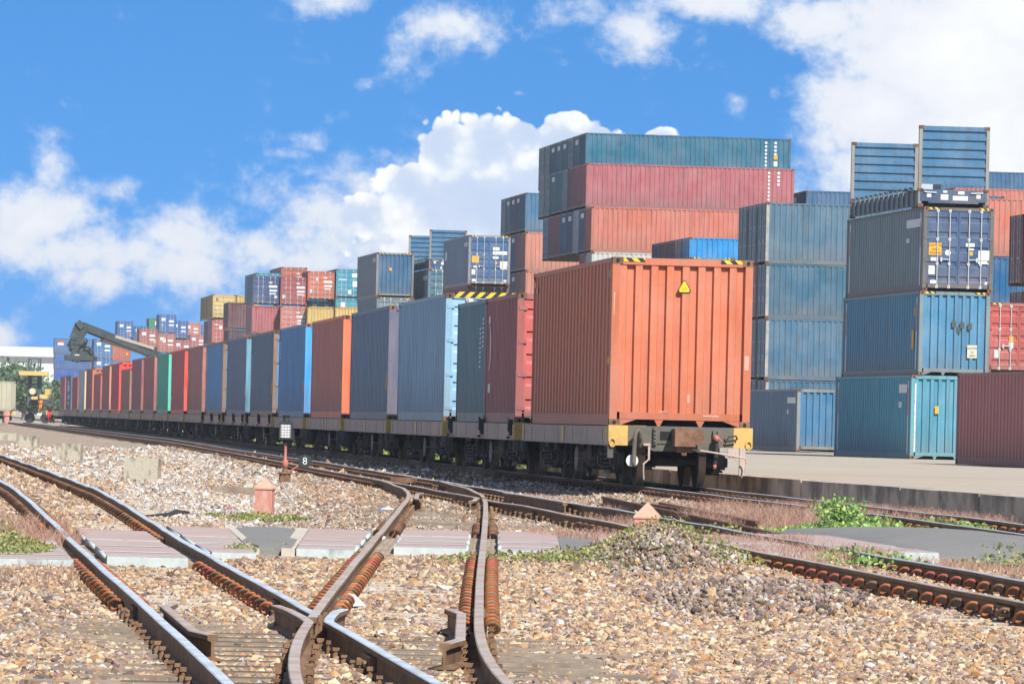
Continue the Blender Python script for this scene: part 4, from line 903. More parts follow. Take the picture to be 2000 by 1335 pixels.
# --- the tall stack by the platform
gS1 = 'tall stack of blue containers by the platform'
zb = at(1772, 896, 187).z
def s1(x, k, color, label, face, Z=187.0, L=F45, **kw):
    H = 2.86; p = at(x, 700, Z); p.z = zb + k * H; return container(p, TH, L, H, color, label, face, 0, .42, 'paint', gS1, **kw)
c = s1(1781.5, 0, (.035, .28, .39), 'bottom teal container of the tall stack, standing on the platform', 'front', endcol=lit(95, 178, 205), frame=(.10, .30, .36), hazard=False)
c['label'] = 'teal container standing on the platform at the bottom of the tall stack'
side_sticker(c, .75, 2.1, 2.25, 2.55, 'white_mark'); side_sticker(c, 1.6, 2.1, 1.75, 1.95, 'white_mark'); sticker(c, .83, .96, 1.56, 1.82, 'sticker_orange', .012)
b = MB(); b.prism([(.12 + .02 * random.random() * (k % 2), .25 + k * .1) for k in range(24)] + [(.17, 2.6), (.17, .25)], -.007, -.003); b.build('torn_strip', ['steel_white'], c)
c = s1(1794.0, 1, (.05, .21, .33), 'light blue container with ribbed end, second from the bottom of the tall stack', 'front', endcol=lit(80, 158, 200), frame=(.16, .22, .24))
side_sticker(c, .9, 1.25, .9, 1.55, 'sticker_orange'); side_sticker(c, .7, .85, 2.0, 2.3, 'sticker_orange')
s_ = sticker(c, 1.68, 2.02, .62, 1.06, 'cream', .012, 'caution_sticker')
for z, tx in ((.95, 'CAUTION'), (.82, '9.6'), (.70, 'HIGH')):
    lettering(tx, .085, 'black_mark', s_, (1.85, .008, z))
for (cx, cz) in ((1.2, 1.75), (1.35, 1.55), (1.48, 1.72), (1.75, 1.68)): sticker(c, cx - .07, cx + .08, cz - .1, cz + .12, 'machine_dark', .013, 'dark_patch')
c = s1(1798.0, 2, (.16, .23, .25), 'dark container with navy doors and an orange caution sign, third up the tall stack', 'door', endcol=lit(62, 98, 142), frame=(.10, .095, .085))
side_sticker(c, .35, 2.9, 2.2, 2.48, 'white_mark'); side_sticker(c, 2.4, 2.9, 1.7, 1.85, 'white_mark')
s_ = sticker(c, .20, .64, 1.23, 1.64, 'sticker_orange', .016, 'caution_sign')
for z, tx in ((1.56, 'CAUTION'), (1.42, 'HIGH'), (1.30, 'TRAILER')): lettering(tx, .105, 'black_mark', s_, (.42, .012, z))
for (x0, x1, z0, z1, mt) in ((.27, .52, 1.03, 1.15, 'white_mark'), (.2, .42, .57, .87, 'pale_stone'), (.27, .5, .14 + .12, .26 + .12, 'white_mark'), (1.48, 1.78, 1.54, 1.66, 'white_mark'), (1.60, 1.76, 1.42, 1.48, 'white_mark'), (1.62, 1.72, 1.24, 1.38, 'sticker_orange'), (1.92, 2.30, 1.08, 1.42, 'white_mark'), (1.92, 2.30, .96, 1.06, 'white_mark'), (2.16, 2.28, .26, .36, 'white_mark')): sticker(c, x0, x1, z0, z1, mt, .014)
b = MB(); b.tube([(.86, .012, 1.32), (.86, .016, 1.32)], .10, 18); b.build('round_sticker', ['white_mark'], c)
for k, q in enumerate(((0, .76), (1, 1.62))):
    pass
def strip(c, y, H=2.86, x=-.012, name='post_strip'):
    b = MB(); b.box(x, .0, y, y + .12, .2, H - .2); b.build(name, ['white_mark'], c); b = MB(); b.box(x - .003, x, y + .02, y + .10, 1.5, 2.4); b.build('red_stripe', ['red_mark'], c)
for q in bpy.data.objects:
    if q.parent is None and q.get('group') == gS1: strip(q, .74 - .35); strip(q, F45 - .74)
# --- flat rack on top: base with headboards at both ends
def flat_rack(p, th, L, label, wall_h=1.83, wall0=.78, group=None, zscale=1.0, lod=0):
    r = empty('flat_rack', p, th, label, 'flat rack', group); c1 = lit(72, 134, 176); Hb = .62
    b = MB(); b.box(.06, W - .06, .0, .10, .20, Hb - .02); b.box(.35, W - .35, -.02, .0, .14, .2); b.build('end_beam', ['paint'], r, False, lit(48, 92, 132))
    b = MB(); b.box(.06, .16, .1, L - .1, .06, Hb - .06); b.box(W - .16, W - .06, .1, L - .1, .06, Hb - .06)
    for k in range(13): b.box(.0, .10, .9 + k * .86, 1.05 + k * .86, .08, Hb - .02)
    b.build('side_beam', ['paint'], r, False, (.09, .16, .20))
    b = MB(); b.box(.06, W - .06, .1, L - .1, Hb - .12, Hb - .04); b.build('deck', ['timber'], r)
    for k in range(13):
        add('lashing_hook', cm(('hook', k), lambda: MB().bar((-.03, .95 + k * .86, Hb + .02), (-.03, 1.35 + k * .86, Hb + .05), .06, .07), 'lashing_hook', ['machine_dark']), r)
    for y0 in (0, L - .16):
        w_ = MB(); n = 6; z0, z1 = wall0, wall0 + wall_h; p_ = (z1 - z0) / n; pts = []
        for k in range(n): z = z0 + k * p_; pts += [(z, .0), (z + p_ * .42, 0), (z + p_ * .50, .06), (z + p_ * .86, .06)]
        pts.append((z1, 0)); w_.sheet([[(.10, y0 + .03 + d, z), (W - .10, y0 + .03 + d, z)] for z, d in pts][::-1]); w_.box(.10, W - .10, y0 + .02, y0 + .14, z1 + .001, z1 + .15); hw = w_.build('headboard', ['paint'], r, False, c1)
        for x0 in (0, W - .11): MB().box(x0, x0 + .11, y0 + .005, y0 + .155, .12, z1 + .04).build('post', ['paint'], r, False, (.26, .25, .23))
        for x0 in (-.003, W - .175):
            for zc in (0, z1 + .045, Hb - .10): MB().box(x0, x0 + .178, y0, y0 + .162, zc, zc + .118).build('corner_casting', ['rust_casting'], r)
    for (x0, x1, z0, z1) in ((.30, .45, .34, .50), (.78, 1.04, .26, .44), (1.20, 1.72, .25, .40), (1.38, 1.60, .46, .56), (.86, 1.0, .50, .57), (2.02, 2.16, .33, .48)): sticker(r, x0, x1, z0, z1, 'white_mark')
    b = MB(); b.bar((.2, -.03, Hb - .10), (.62, -.03, Hb - .12), .04, .04); b.bar((W - .2, -.03, Hb - .10), (W - .62, -.03, Hb - .12), .04, .04); b.build('lock_bar', ['rod_steel'], r)
    return r
p = at(1793.0, 402, 187.2); p.z = zb + 3 * 2.86
flat_rack(p, TH, F40, 'steel blue flat rack with ribbed end walls on top of the tall stack')
# --- low blue container on the platform left of the tall stack
c = yard(1558, 759, 226, 'along', ST, F40, (.095, .18, .28), 'lone blue container on the platform between the train and the tall stack', 'front', 1, None, endcol=lit(62, 140, 188), frame=(.20, .22, .22), hazard=False, pitch=.40)
side_sticker(c, .4, 2.3, 2.0, 2.25, 'white_mark'); side_sticker(c, 2.0, 2.35, 1.55, 1.75, 'white_mark')
# --- maroon container at the right edge
p = at(1870, 728, 157); p.z = float(zplat(150)) + .02; pn = p - AV * F40
container(Vector((pn.x, pn.y, p.z)), TH, F40, ST, (.40, .14, .13), 'maroon container standing on the platform at the right edge of the scene', 'front', 1, .42, 'paint_clean')
side_sticker(bpy.data.objects[[o.name for o in bpy.data.objects if o.get('label', '').startswith('maroon container standing')][0]], F40 - .6, F40 - .32, .55, .95, 'sticker_orange')
# --- behind the tall stack, right edge
gR = 'containers behind the tall stack'
c = yard(1929, 590, 206, 'along', 2.62, F40, (.25, .07, .06), 'red container with white door bars at the right edge above the maroon one', 'door', 0, gR, endcol=RED, frame=(.35, .09, .08))
for (x0, x1, z0, z1, mt) in ((.85, 1.02, 1.15, 1.38, 'sticker_orange'), (.85, 1.02, .92, 1.14, 'white_mark'), (.3, .5, .55, .85, 'pale_stone')): sticker(c, x0, x1, z0, z1, mt, .012)
yard(1800, 383, 275, 'across', HC, F40, SAL, 'salmon container side on behind the tall stack, in a narrow shadow', 'front', 1, gR)
yard(1862, 366, 350, 'across', ST, F40, lit(225, 130, 112), 'pink container whose top edge shows over the salmon one', 'front', 1, gR)
yard(1838, 332, 356, 'across', ST, F40, lit(60, 120, 165), 'blue container on the pink row behind the flat rack', 'door', 1, gR)
yard(1905, 500, 262, 'across', ST, F20, lit(20, 110, 165), 'deep blue container below the salmon one at the right edge', 'front', 1, gR)
c = yard(1998, 418, 225, 'across', HC, F40, (.20, .06, .06), 'dark maroon container showing its barred doors at the right edge', 'door', 1, gR)
yard(1998, 569, 226, 'across', ST, F40, (.19, .07, .07), 'maroon door end just under the barred doors at the right edge', 'door', 1, gR)
yard(2033, 256, 222, 'across', HC + .9, F40, lit(90, 150, 95, .3), 'dark green container edge at the extreme right', 'front', 2, gR)
# --- blue stack seen side on, left of the tall stack
gB = 'blue stack seen side on left of the tall stack'
yb = (395, 514.5, 621, 741)
hh = (HC, ST, HC, ST)
for k in range(4):
    for d in range(3 if k == 0 else 2):
        cc = [lit(86, 132, 158), lit(62, 120, 150), lit(78, 128, 160), lit(72, 120, 150)][k]
        lab = [['top weathered blue container of the side on stack, with a rust flaked post', 'second container with barred dark doors at the top of the side on stack', 'third container with barred dark doors at the top of the side on stack'],
               ['smooth mid blue container one below the top of the side on stack', 'dark door end behind the smooth mid blue container'],
               ['pale blue container two below the top of the side on stack', 'dark door end behind the pale blue container two below the top'],
               ['lowest container of the side on stack, only its top rail showing', 'dark door end behind the lowest container of the side on stack']][k][d]
        if d and k == 1: cc = MAR
        yard(1497.5 - .6 * k, yb[k], 261, 'across', hh[k], F20, cc if d == 0 else dark(cc, .8), lab, 'door', 1 if d == 0 else 2, gB, 'paint_worn', back=d * 2.62, hazard=False, rods='rod_steel')
    pc = bpy.data.objects[[o.name for o in bpy.data.objects if o.get('label', '').startswith(('top weathered blue', 'smooth mid blue', 'pale blue container two', 'lowest container of the side')[k])][0]]
    b = MB(); b.box(W - .001, W + .006, .0, .15, .12, hh[k] - .12); add('worn_post', b.mesh('worn_post', ['worn_post']), pc)
# row behind: dark ends with white tags and a blue side
yard(1575, 372, 332, 'across', ST, F40, lit(70, 120, 165), 'blue container showing above the side on stack beside two tagged dark ends', 'front', 1, None)
for d, lb in ((1, 'dark end with a white tag above the side on stack, nearer of two'), (2, 'dark end with a white tag above the side on stack, farther of two')):
    c = yard(1575, 372, 332, 'across', ST, F40, NAVYD, lb, 'front', 2, 'tagged dark ends above the side on stack', back=d * 2.62); sticker(c, .7, 1.9, 2.0, 2.3, 'white_mark', -.01)
# --- the great wall of 40 ft containers
gW = 'great wall of containers side on'
def across_row(x, y, Z, H, L, specs, group, lod=1, step=2.56, jit=.0):
    out = []
    for d, (col, face, lab, tagc) in enumerate(specs):
        c = yard(x, y, Z, 'across', H, L, col, lab, face, lod if d == 0 else 2, group, 'paint' if d == 0 else 'paint_worn', back=d * step, hazard=(d == 0), endcol=dark(col, .9), rods='rod_steel')
        if tagc: sticker(c, .75, 1.95, H - .55, H - .27, 'white_mark', -.012)
        out.append(c)
    return out
TE = (.085, .21, .25); TG = (.10, .19, .215)
r0 = across_row(1144.7, 259, 322, ST, F40, [(lit(45, 128, 158), 'front', 'teal blue container on top of the great wall', 0), (TE, 'front', 'tagged teal end second in the top row of the great wall', 1), (TG, 'door', 'door end third in the top row of the great wall', 0), (TE, 'front', 'tagged teal end fourth in the top row of the great wall', 1), (TE, 'front', 'tagged teal end fifth in the top row of the great wall', 1), (NAVYD, 'front', 'tagged navy end sixth in the top row of the great wall', 1), (TG, 'door', 'pale barred door end seventh in the top row of the great wall', 0), (SLATE, 'door', 'farthest door end in the top row of the great wall', 0)], gW)
r1 = across_row(1146, 318, 318, ST, F40, [(lit(205, 118, 122), 'front', 'rose red container in the second row of the great wall', 0), ((.31, .115, .135), 'front', 'maroon end beside the rose red container', 0), ((.25, .095, .12), 'front', 'second maroon end behind the rose red container', 0), (TG, 'door', 'teal door end behind the two maroon ends of the great wall', 0), (TE, 'front', 'teal end in the middle of the second row of the great wall', 0), (TE, 'front', 'tagged teal end in the second row of the great wall', 1), (TG, 'door', 'dull door end near the far side of the second row', 0), ((.2, .26, .27), 'door', 'pale grey door end at the far side of the second row', 0)], gW)
r2 = across_row(1156, 403, 313, ST, F40, [(lit(228, 135, 112), 'front', 'salmon container in the third row of the great wall', 0), (NAVYD, 'front', 'tagged navy end beside the salmon container', 1), ((.32, .40, .42), 'door', 'pale door end behind the salmon container', 0), (NAVYD, 'front', 'tagged navy end next to the pale door end in the third row', 1), ((.07, .18, .28), 'front', 'tagged blue end fifth in the third row', 1), (MAR, 'front', 'maroon end sixth in the third row', 0), (MAR, 'front', 'maroon end seventh in the third row', 0), (TE, 'door', 'teal door end at the far side of the third row', 0)], gW)
yard(1156, 491.5, 313, 'across', ST, F40, lit(225, 228, 220), 'white container just under the salmon one, mostly hidden by the train', 'front', 1, gW, 'paint_worn')
yard(1156, 491.5, 313, 'across', ST, F40, MAR, 'maroon end beside the white container', 'front', 2, gW, back=2.56)
# codes at the right end of the top three
for c, L in ((r0[0], F40), (r1[0], F40)):
    for (q, w, n_) in ((1.55, .12, 9), (1.0, .14, 4)):
        for k in range(n_): add('code_mark', MB().box(W + .001, W + .005, L - q, L - q + w, 2.25 - k * .22, 2.38 - k * .22).mesh('code_mark', ['white_mark']), c)
for (z, mt) in ((1.35, 'sticker_orange'), (.95, 'white_mark')): add('sticker', MB().box(W + .001, W + .005, F40 - 1.02, F40 - .8, z, z + .28).mesh('sticker', [mt]), r0[0])
# --- bright blue row in front of the wall
gE = 'bright blue row in front of the great wall'
across_row(1347, 463, 287, ST, F20, [(lit(0, 165, 240), 'door', 'bright blue container in front of the salmon wall', 0), ((.20, .10, .10), 'door', 'brownish door end next to the bright blue container', 0), ((.16, .075, .07), 'front', 'dark brown end third in the bright blue row', 0), (lit(150, 105, 95, .4), 'front', 'tan brown end fourth in the bright blue row', 0), (lit(70, 105, 150, .4), 'front', 'navy end farthest in the bright blue row', 0)], gE)
yard(1346, 501.5, 283, 'along', ST, F40, lit(95, 160, 185), 'teal container with hazard stripes just under the bright blue one', 'front', 1, gE)
# --- smaller wall to the left
gL = 'lower wall of container ends left of the great wall'
across_row(1027, 376, 364, ST, F20, [(lit(75, 135, 175), 'front', 'weathered blue container on top of the lower wall', 0), (NAVYD, 'front', 'tagged navy end second in the top row of the lower wall', 1), (NAVYD, 'front', 'tagged navy end third in the top row of the lower wall', 1), (TE, 'front', 'tagged teal end fourth in the top row of the lower wall', 1), (SLATE, 'door', 'farthest slate door end in the top row of the lower wall', 0)], gL)
across_row(1027, 452.5, 364, ST, F20, [(lit(235, 155, 132), 'front', 'pale salmon container in the middle row of the lower wall', 0), ((.34, .145, .16), 'front', 'maroon end beside the pale salmon container', 0), ((.07, .15, .24), 'front', 'tagged blue end behind the maroon end of the lower wall', 1), ((.34, .125, .13), 'front', 'maroon end farthest in the middle row of the lower wall', 0)], gL)
across_row(1027, 529, 364, ST, F20, [(lit(228, 150, 128), 'front', 'salmon container in the bottom visible row of the lower wall', 0), ((.32, .14, .16), 'front', 'maroon end beside the bottom salmon container', 0), ((.07, .15, .24), 'front', 'tagged blue end in the bottom visible row of the lower wall', 1), (NAVYD, 'front', 'navy end farthest in the bottom visible row of the lower wall', 0)], gL)
# --- navy door container with the orange sign, and the one under it
gM = 'blue containers standing above the train'
c = yard(916, 458.5, 318, 'along', HC, F40, (.15, .23, .33), 'navy container with an orange sign and white labels on its doors', 'door', 0, gM, endcol=lit(62, 112, 165), frame=(.2, .22, .24), pitch=.42)
for (x0, x1, z0, z1, mt) in ((.2, .62, 1.3, 1.7, 'sticker_orange'), (.3, .52, 1.02, 1.12, 'white_mark'), (.2, .42, .62, .92, 'pale_stone'), (.24, .5, .22, .36, 'white_mark'), (1.42, 1.8, 2.05, 2.22, 'white_mark'), (1.42, 2.24, 1.8, 2.0, 'white_mark'), (1.42, 1.75, 1.55, 1.68, 'white_mark'), (1.55, 1.68, 1.25, 1.4, 'sticker_orange'), (1.85, 2.28, .95, 1.42, 'pale_stone'), (2.08, 2.25, .24, .34, 'white_mark')): sticker(c, x0, x1, z0, z1, mt, .012)
side_sticker(c, .4, 2.2, 2.25, 2.5, 'pale_stone'); side_sticker(c, 10.6, 11.4, 1.7, 2.2, 'white_mark')
yard(913, 557, 318.6, 'along', ST, F40, (.20, .075, .075), 'maroon container in shadow right under the navy one with the orange sign', 'door', 1, gM, endcol=(.07, .06, .08))  # shadow put into the door colour, near black instead of maroon
p = at(838, 524, 356); flat_rack(p, TH, F40, 'steel blue flat rack with ribbed end walls above the pale blue train container', 1.83, .52)
c = yard(837, 525, 356, 'along', ST, F40, (.13, .22, .26), 'teal container with white door bars under the farther flat rack', 'door', 1, gM, endcol=lit(75, 130, 155)); side_sticker(c, .6, 3.0, 1.9, 2.2, 'white_mark')
c = yard(736, 492.5, 357, 'along', HC, F40, (.16, .235, .26), 'slate sided container with blue ribbed end and a small orange tag', 'front', 1, gM, endcol=lit(58, 120, 165), frame=(.2, .2, .19), pitch=.42); sticker(c, .84, 1.0, 1.72, 1.92, 'sticker_orange', .014); side_sticker(c, .6, 2.2, 2.3, 2.55, 'pale_stone')
yard(736, 579.5, 357, 'along', ST, F40, (.15, .21, .24), 'slate container with pale grey doors under the one with the orange tag', 'door', 1, gM, endcol=lit(135, 160, 170))
c = yard(805, 515, 470, 'along', ST, F20, lit(30, 110, 190), 'bright blue door container in the gap behind the slate one', 'door', 2, gM)
yard(806, 546, 470, 'across', ST, F20, lit(230, 195, 130), 'tan container in the gap under the bright blue doors', 'front', 2, gM)
# --- mixed coloured stack farther back
gC = 'mixed coloured stack of door ends'
def C2(x, y, Z, col, lab, face='door', H=ST, L=F20, side=None, marks=(), grp=gC, ori='along', frame=None):
    c = yard(x, y, Z, ori, H, L, side or dark(col, .85), lab, face, 2, grp, endcol=col, frame=frame or dark(col, .8), pitch=.4)
    for (x0, x1, z0, z1, mt) in marks: sticker(c, x0, x1, z0, z1, mt, .012)
    return c
mk1 = ((1.45, 1.75, 1.95, 2.05, 'white_mark'), (1.45, 2.2, 1.55, 1.75, 'white_mark'), (1.5, 2.2, 1.2, 1.36, 'white_mark'), (1.5, 2.1, .95, 1.06, 'white_mark'))
C2(494.5, 538, 497, NAVY, 'navy door container at the left of the mixed stack', side=(.09, .15, .21), marks=mk1 + ((1.95, 2.2, .6, .85, 'pale_stone'),))
C2(500, 532.5, 506, TEALX, 'teal container just behind the navy doors of the mixed stack', side=(.06, .28, .34), L=F40)
C2(548.4, 540, 497, lit(185, 95, 95), 'maroon door container in the middle of the mixed stack', marks=mk1 + ((.2, .4, .65, .95, 'pale_stone'), (2.0, 2.25, .85, 1.0, 'sticker_orange')))
C2(549, 521, 508, lit(220, 120, 95), 'salmon red door container on top of the mixed stack', side=(.40, .17, .16), L=F40, marks=mk1)
C2(601.7, 529, 497, lit(228, 130, 100), 'orange salmon door container beside the teal one', marks=mk1 + ((.75, .95, 1.75, 2.0, 'white_mark'), (.2, .4, .65, .95, 'pale_stone')))
c = C2(657, 524.7, 497, TEALX, 'bright teal door container at the right of the mixed stack', side=(.06, .24, .29), L=F40, marks=((1.45, 1.95, 1.85, 2.2, 'white_mark'), (1.5, 1.95, 1.0, 1.5, 'white_mark'), (.25, .9, 1.6, 1.68, 'white_mark'), (1.1, 1.4, .35, .7, 'white_mark')))
C2(655.7, 581, 496, TEALX, 'teal door container with a round white emblem', marks=((.45, .85, 1.75, 2.2, 'white_mark'),))
C2(601.7, 586, 498, lit(50, 170, 210), 'teal door container under the orange salmon one', marks=((.4, .8, 1.95, 2.25, 'white_mark'), (1.5, 1.9, 1.95, 2.25, 'white_mark')))
C2(601, 598, 494, YEL, 'yellow ribbed container at the foot of the mixed stack, left of two', face='front')
C2(655, 598, 494, lit(240, 205, 130), 'yellow ribbed container at the foot of the mixed stack, right of two', face='front')
C2(492.5, 596, 496, lit(205, 118, 122), 'rose ribbed container under the navy doors', face='front', side=(.31, .15, .18))
C2(548.4, 597, 495, lit(225, 145, 130), 'pale red door container at the foot of the mixed stack', marks=mk1)
# --- yellow stack
gY = 'yellow stack of containers'
C2(416, 574.5, 590, lit(242, 212, 130), 'yellow door container on top of the yellow stack', side=lit(215, 185, 115, .45), L=F20, marks=((.35, .6, 1.9, 2.2, 'beam_green'), (.35, .5, 1.05, 1.3, 'pale_stone')), grp=gY)
C2(408, 577.5, 606, lit(225, 190, 110), 'yellow container tucked behind the yellow doors', side=lit(200, 170, 100, .4), L=F40, grp=gY)
C2(463, 576, 600, lit(240, 205, 125), 'yellow ribbed end right of the yellow doors', face='front', grp=gY)
C2(414.6, 623.5, 589, lit(215, 120, 110), 'pink red door container under the yellow doors', side=(.31, .15, .18), marks=((.75, 1.1, 1.6, 1.9, 'white_mark'), (.35, .6, 2.0, 2.1, 'white_mark')), grp=gY)
C2(406.5, 626, 606, (.17, .075, .10), 'dark maroon container behind the pink red doors', face='front', grp=gY)
C2(446.5, 590, 530, (.12, .05, .06), 'dark maroon ribbed container beside the yellow stack', face='front', grp=gY)
C2(446.5, 643, 530, (.08, .05, .06), 'dark ribbed container under the dark maroon one', face='front', grp=gY)
# --- far group
gF = 'far hazy group of door containers'
mk2 = ((.35, .9, 1.7, 2.1, 'white_mark'), (1.4, 2.1, 1.5, 1.8, 'white_mark'), (1.4, 2.1, 1.0, 1.2, 'white_mark'))
fb = lit(55, 120, 190); fr = lit(205, 125, 115)
for (x, y, Z, col, lab, face, mk) in (
 (229.7, 626.7, 850, fb, 'blue door container at the left end of the far group', 'door', mk2 + ((1.8, 2.1, .4, .65, 'sticker_orange'),)), (261, 636, 880, fb, 'blue door container between the left one and the green one', 'door', mk2), (291, 621, 880, GRN, 'green container in the far group', 'front', ((1.0, 1.8, 1.5, 2.1, 'white_mark'),)),
 (311, 613.6, 780, lit(50, 118, 195), 'tallest blue door container of the far group', 'door', mk2 + ((.3, .6, 1.0, 1.2, 'sticker_orange'),)), (335, 626, 800, lit(45, 110, 185), 'blue door container right of the tallest one', 'door', mk2), (361, 629.6, 860, lit(225, 140, 120), 'salmon door container at the right of the far group', 'door', mk2), (386, 634, 900, fb, 'blue container sliver beside the yellow stack', 'door', ()),
 (272.5, 641, 742, lit(195, 118, 108), 'red door container at the left of the far lower row', 'door', mk2 + ((1.9, 2.25, .7, 1.05, 'sticker_orange'),)), (308, 651, 745, fr, 'red door container under the tallest blue one', 'door', mk2 + ((.7, 1.1, 1.4, 1.9, 'white_mark'),)), (340, 663, 780, lit(200, 110, 105), 'small red door container in the far lower row', 'door', mk2), (371, 653, 850, fr, 'red door container at the right of the far lower row', 'door', mk2), (336, 659, 802, fb, 'blue door container below the one right of the tallest', 'door', mk2), (365, 656, 861, lit(45, 90, 150), 'dark blue container under the salmon one', 'front', ())):
    C2(x, y, Z, col, lab, face, marks=mk, grp=gF)
# --- blue block behind the reach stacker
gK = 'big blue block behind the reach stacker'
for k, (col, lab) in enumerate(((lit(75, 135, 190), 'top blue container of the block behind the reach stacker, with a red and white mark'), (lit(60, 120, 195), 'blue container second from the top of the block behind the reach stacker'), (lit(55, 110, 195), 'blue container third from the top of the block behind the reach stacker'), (lit(195, 110, 120), 'pink container at the foot of the block behind the reach stacker'))):
    c = yard(106 + k * .2, 660 + k * 29.5, 930, 'across', 2.55, F20, dark(col, 1.0), lab, 'front', 2, gK, frame=dark(col, .7))
    if k == 0:
        for z, mt in ((1.8, 'red_mark'), (1.4, 'white_mark')): add('sticker', MB().box(W + .001, W + .02, .6, 1.6, z, z + .4).mesh('sticker', [mt]), c)
C2(184, 661, 717, lit(80, 140, 200), 'hazy blue door container between the block and the boom', marks=mk2, grp=gK); C2(184, 698.5, 717, lit(70, 130, 195), 'blue door container below the hazy one, over the train', marks=mk2, grp=gK)
C2(220, 669, 730, lit(222, 125, 100), 'salmon ribbed container below the boom', face='front', marks=((1.8, 2.1, 1.0, 1.3, 'sticker_orange'),), grp=gK)
# ------------------------------------------------------------------ things standing along the tracks
def gz(X, Z): return float(zg(np.array([X]), np.array([Z]))[0])
# marker posts
def marker(X, Z, w, h, label, z=None):
    r = empty('marker_post', (X, Z, (gz(X, Z) if z is None else z) - .05), -.12, label, 'marker post', 'red marker posts'); h += .05; e = w / 2; i = .012
    b = MB(); b.box(-e, e, -e, e, 0, h); b.build('shaft', ['post_red'], r)
    b = MB(); e2 = e + .012; z0 = h + .001; b.v = [(-e2, -e2, z0), (e2, -e2, z0), (e2, e2, z0), (-e2, e2, z0), (-e2, -e2, z0 + .02), (e2, -e2, z0 + .02), (e2, e2, z0 + .02), (-e2, e2, z0 + .02), (0, 0, z0 + .02 + w * .62)]
    for f in ((0, 1, 5, 4), (1, 2, 6, 5), (2, 3, 7, 6), (3, 0, 4, 7), (4, 5, 8), (5, 6, 8), (6, 7, 8), (7, 4, 8), (3, 2, 1, 0)): b.f.append(f); b.m.append(0)
    b.build('cap', ['post_cap'], r)
p = gat(516, 1016, -.24); marker(p.x, p.y, .215, .42, 'red marker post with pyramid top beside the dark asphalt patch')
p = at(1264, 1030, 55.6); marker(p.x, 55.6, .235, .47, 'red marker post half hidden behind the weedy stone heap', -.36)
# concrete blocks
for (x, y, w, h, lb) in ((278, 939, 66, 45, 'nearest and largest looking stained concrete block on the pale gravel'), (136, 901, 47, 35, 'middle stained concrete block on the pale gravel'), (56, 876, 38, 26, 'far stained concrete block on the pale gravel next to the low slab')):
    p = gat(x, y, -.24); s = p.y / FPX; W_, H_ = w * s, h * s; b = MB(); c_ = .02
    b.prism([(-W_ / 2, -.1), (W_ / 2, -.1), (W_ / 2, H_ - c_), (W_ / 2 - c_, H_), (-W_ / 2 + c_, H_), (-W_ / 2, H_ - c_)], -.28, .28); o = b.build('concrete_block', ['block_concrete']); o.location = p; o.rotation_euler = (0, 0, -.05); tag(o, lb, 'concrete block', 'concrete blocks beside the left track')
p = gat(12, 858, -.24); b = MB(); b.box(-.9, .42, -.3, .3, -.1, .26); o = b.build('concrete_slab', ['block_concrete']); o.location = p; tag(o, 'low stained concrete slab at the left edge behind the far block', 'concrete slab')
# switch stand with lamp and number disc
p = gat(556, 944, -.22); r = empty('switch_stand', p, 0, 'rusty switch stand with a square white lamp and a black disc reading 8', 'switch stand')
b = MB(); b.box(-.42, .42, -.12, .12, -.03, .03); b.box(-.11, .11, -.11, .11, .03, .06); b.box(-.09, .09, -.09, .09, .06, .14); b.tube([(0, 0, .12), (0, 0, .17), (0, 0, .19), (0, 0, .22)], [.10, .10, .13, .12], 10)
for k in range(6): t = k * PI / 3; b.bar((.10 * math.cos(t), .10 * math.sin(t), .02), (.09 * math.cos(t), .09 * math.sin(t), .19), .03, .03)
b.tube([(0, 0, .22), (0, 0, .27), (0, 0, .31)], [.06, .05, .045], 12); b.build('base', ['rust_dark'], r)
b = MB(); b.tube([(0, 0, .30), (0, 0, .34), (0, 0, .36), (0, 0, .43), (0, 0, .455), (0, 0, .74), (0, 0, .76)], [.055, .055, .062, .058, .028, .026, .034], 14); b.build('pole', ['pole_pink'], r, True)
b = MB(); b.prism([(-.04, .74), (.04, .74), (.06, .83), (-.06, .83)], -.05, .05); b.box(-.13, .13, -.12, .12, .83, .845)
for sx in (-1, 1):
    for sy in (-1, 1): b.box(sx * .11 - .014, sx * .11 + .014, sy * .11 - .014, sy * .11 + .014, .845, 1.13)
b.box(-.122, .122, -.122, .122, 1.13, 1.15); b.prism([(-.11, 1.15), (.11, 1.15), (.07, 1.18), (-.07, 1.18)], -.08, .08)
b.tube([(0, 0, 1.18), (0, 0, 1.20), (0, 0, 1.22), (0, 0, 1.27), (0, 0, 1.28), (0, 0, 1.295)], [.06, .062, .055, .075, .08, .06], 14)
b.box(-.105, .105, -.098, .105, .845, 1.13); la = b.build('lamp_case', ['green_black'], r)
b = MB(); b.box(-.092, .092, -.109, -.100, .855, 1.125); b.build('lens_panel', ['white_mark'], la)
b = MB()
for k in range(4): x = -.078 + .052 * k - .003; b.box(x, x + .006, -.113, -.110, .856, 1.124)
for k in range(6): z = .865 + .05 * k - .004; b.box(-.09, .09, -.116, -.1135, z, z + .006)
b.build('wire_guard', ['beam_green'], la)
b = MB(); b.bar((.07, -.03, .22), (.30, -.10, .37), .05, .03); b.build('weight_arm', ['pole_pink'], r)
b = MB(); b.tube([(.375, -.13, .43), (.375, -.10, .43)], .128, 32); b.tube([(.375, -.132, .43), (.375, -.128, .43)], [.118, .121], 32); d_ = b.build('number_disc', ['green_black'], r)
lettering('8', .19, 'white_mark', d_, (.375, -.136, .43))
# timber baulk with a block on it, by the marker post
p = gat(478, 962, -.2); b = MB(); b.box(-.5, .45, -.1, .1, -.06, .09); o = b.build('timber_baulk', ['timber']); o.location = p; o.rotation_euler = (0, 0, .05); tag(o, 'grey timber baulk lying on the gravel beside the red marker post', 'timber')
p = gat(487, 955, -.2); b = MB(); b.box(-.06, .06, -.06, .06, .0, .07); o = b.build('stone_block', ['cream']); o.location = (p.x, p.y, p.z + .03); tag(o, 'small cream block on the timber baulk', 'block')
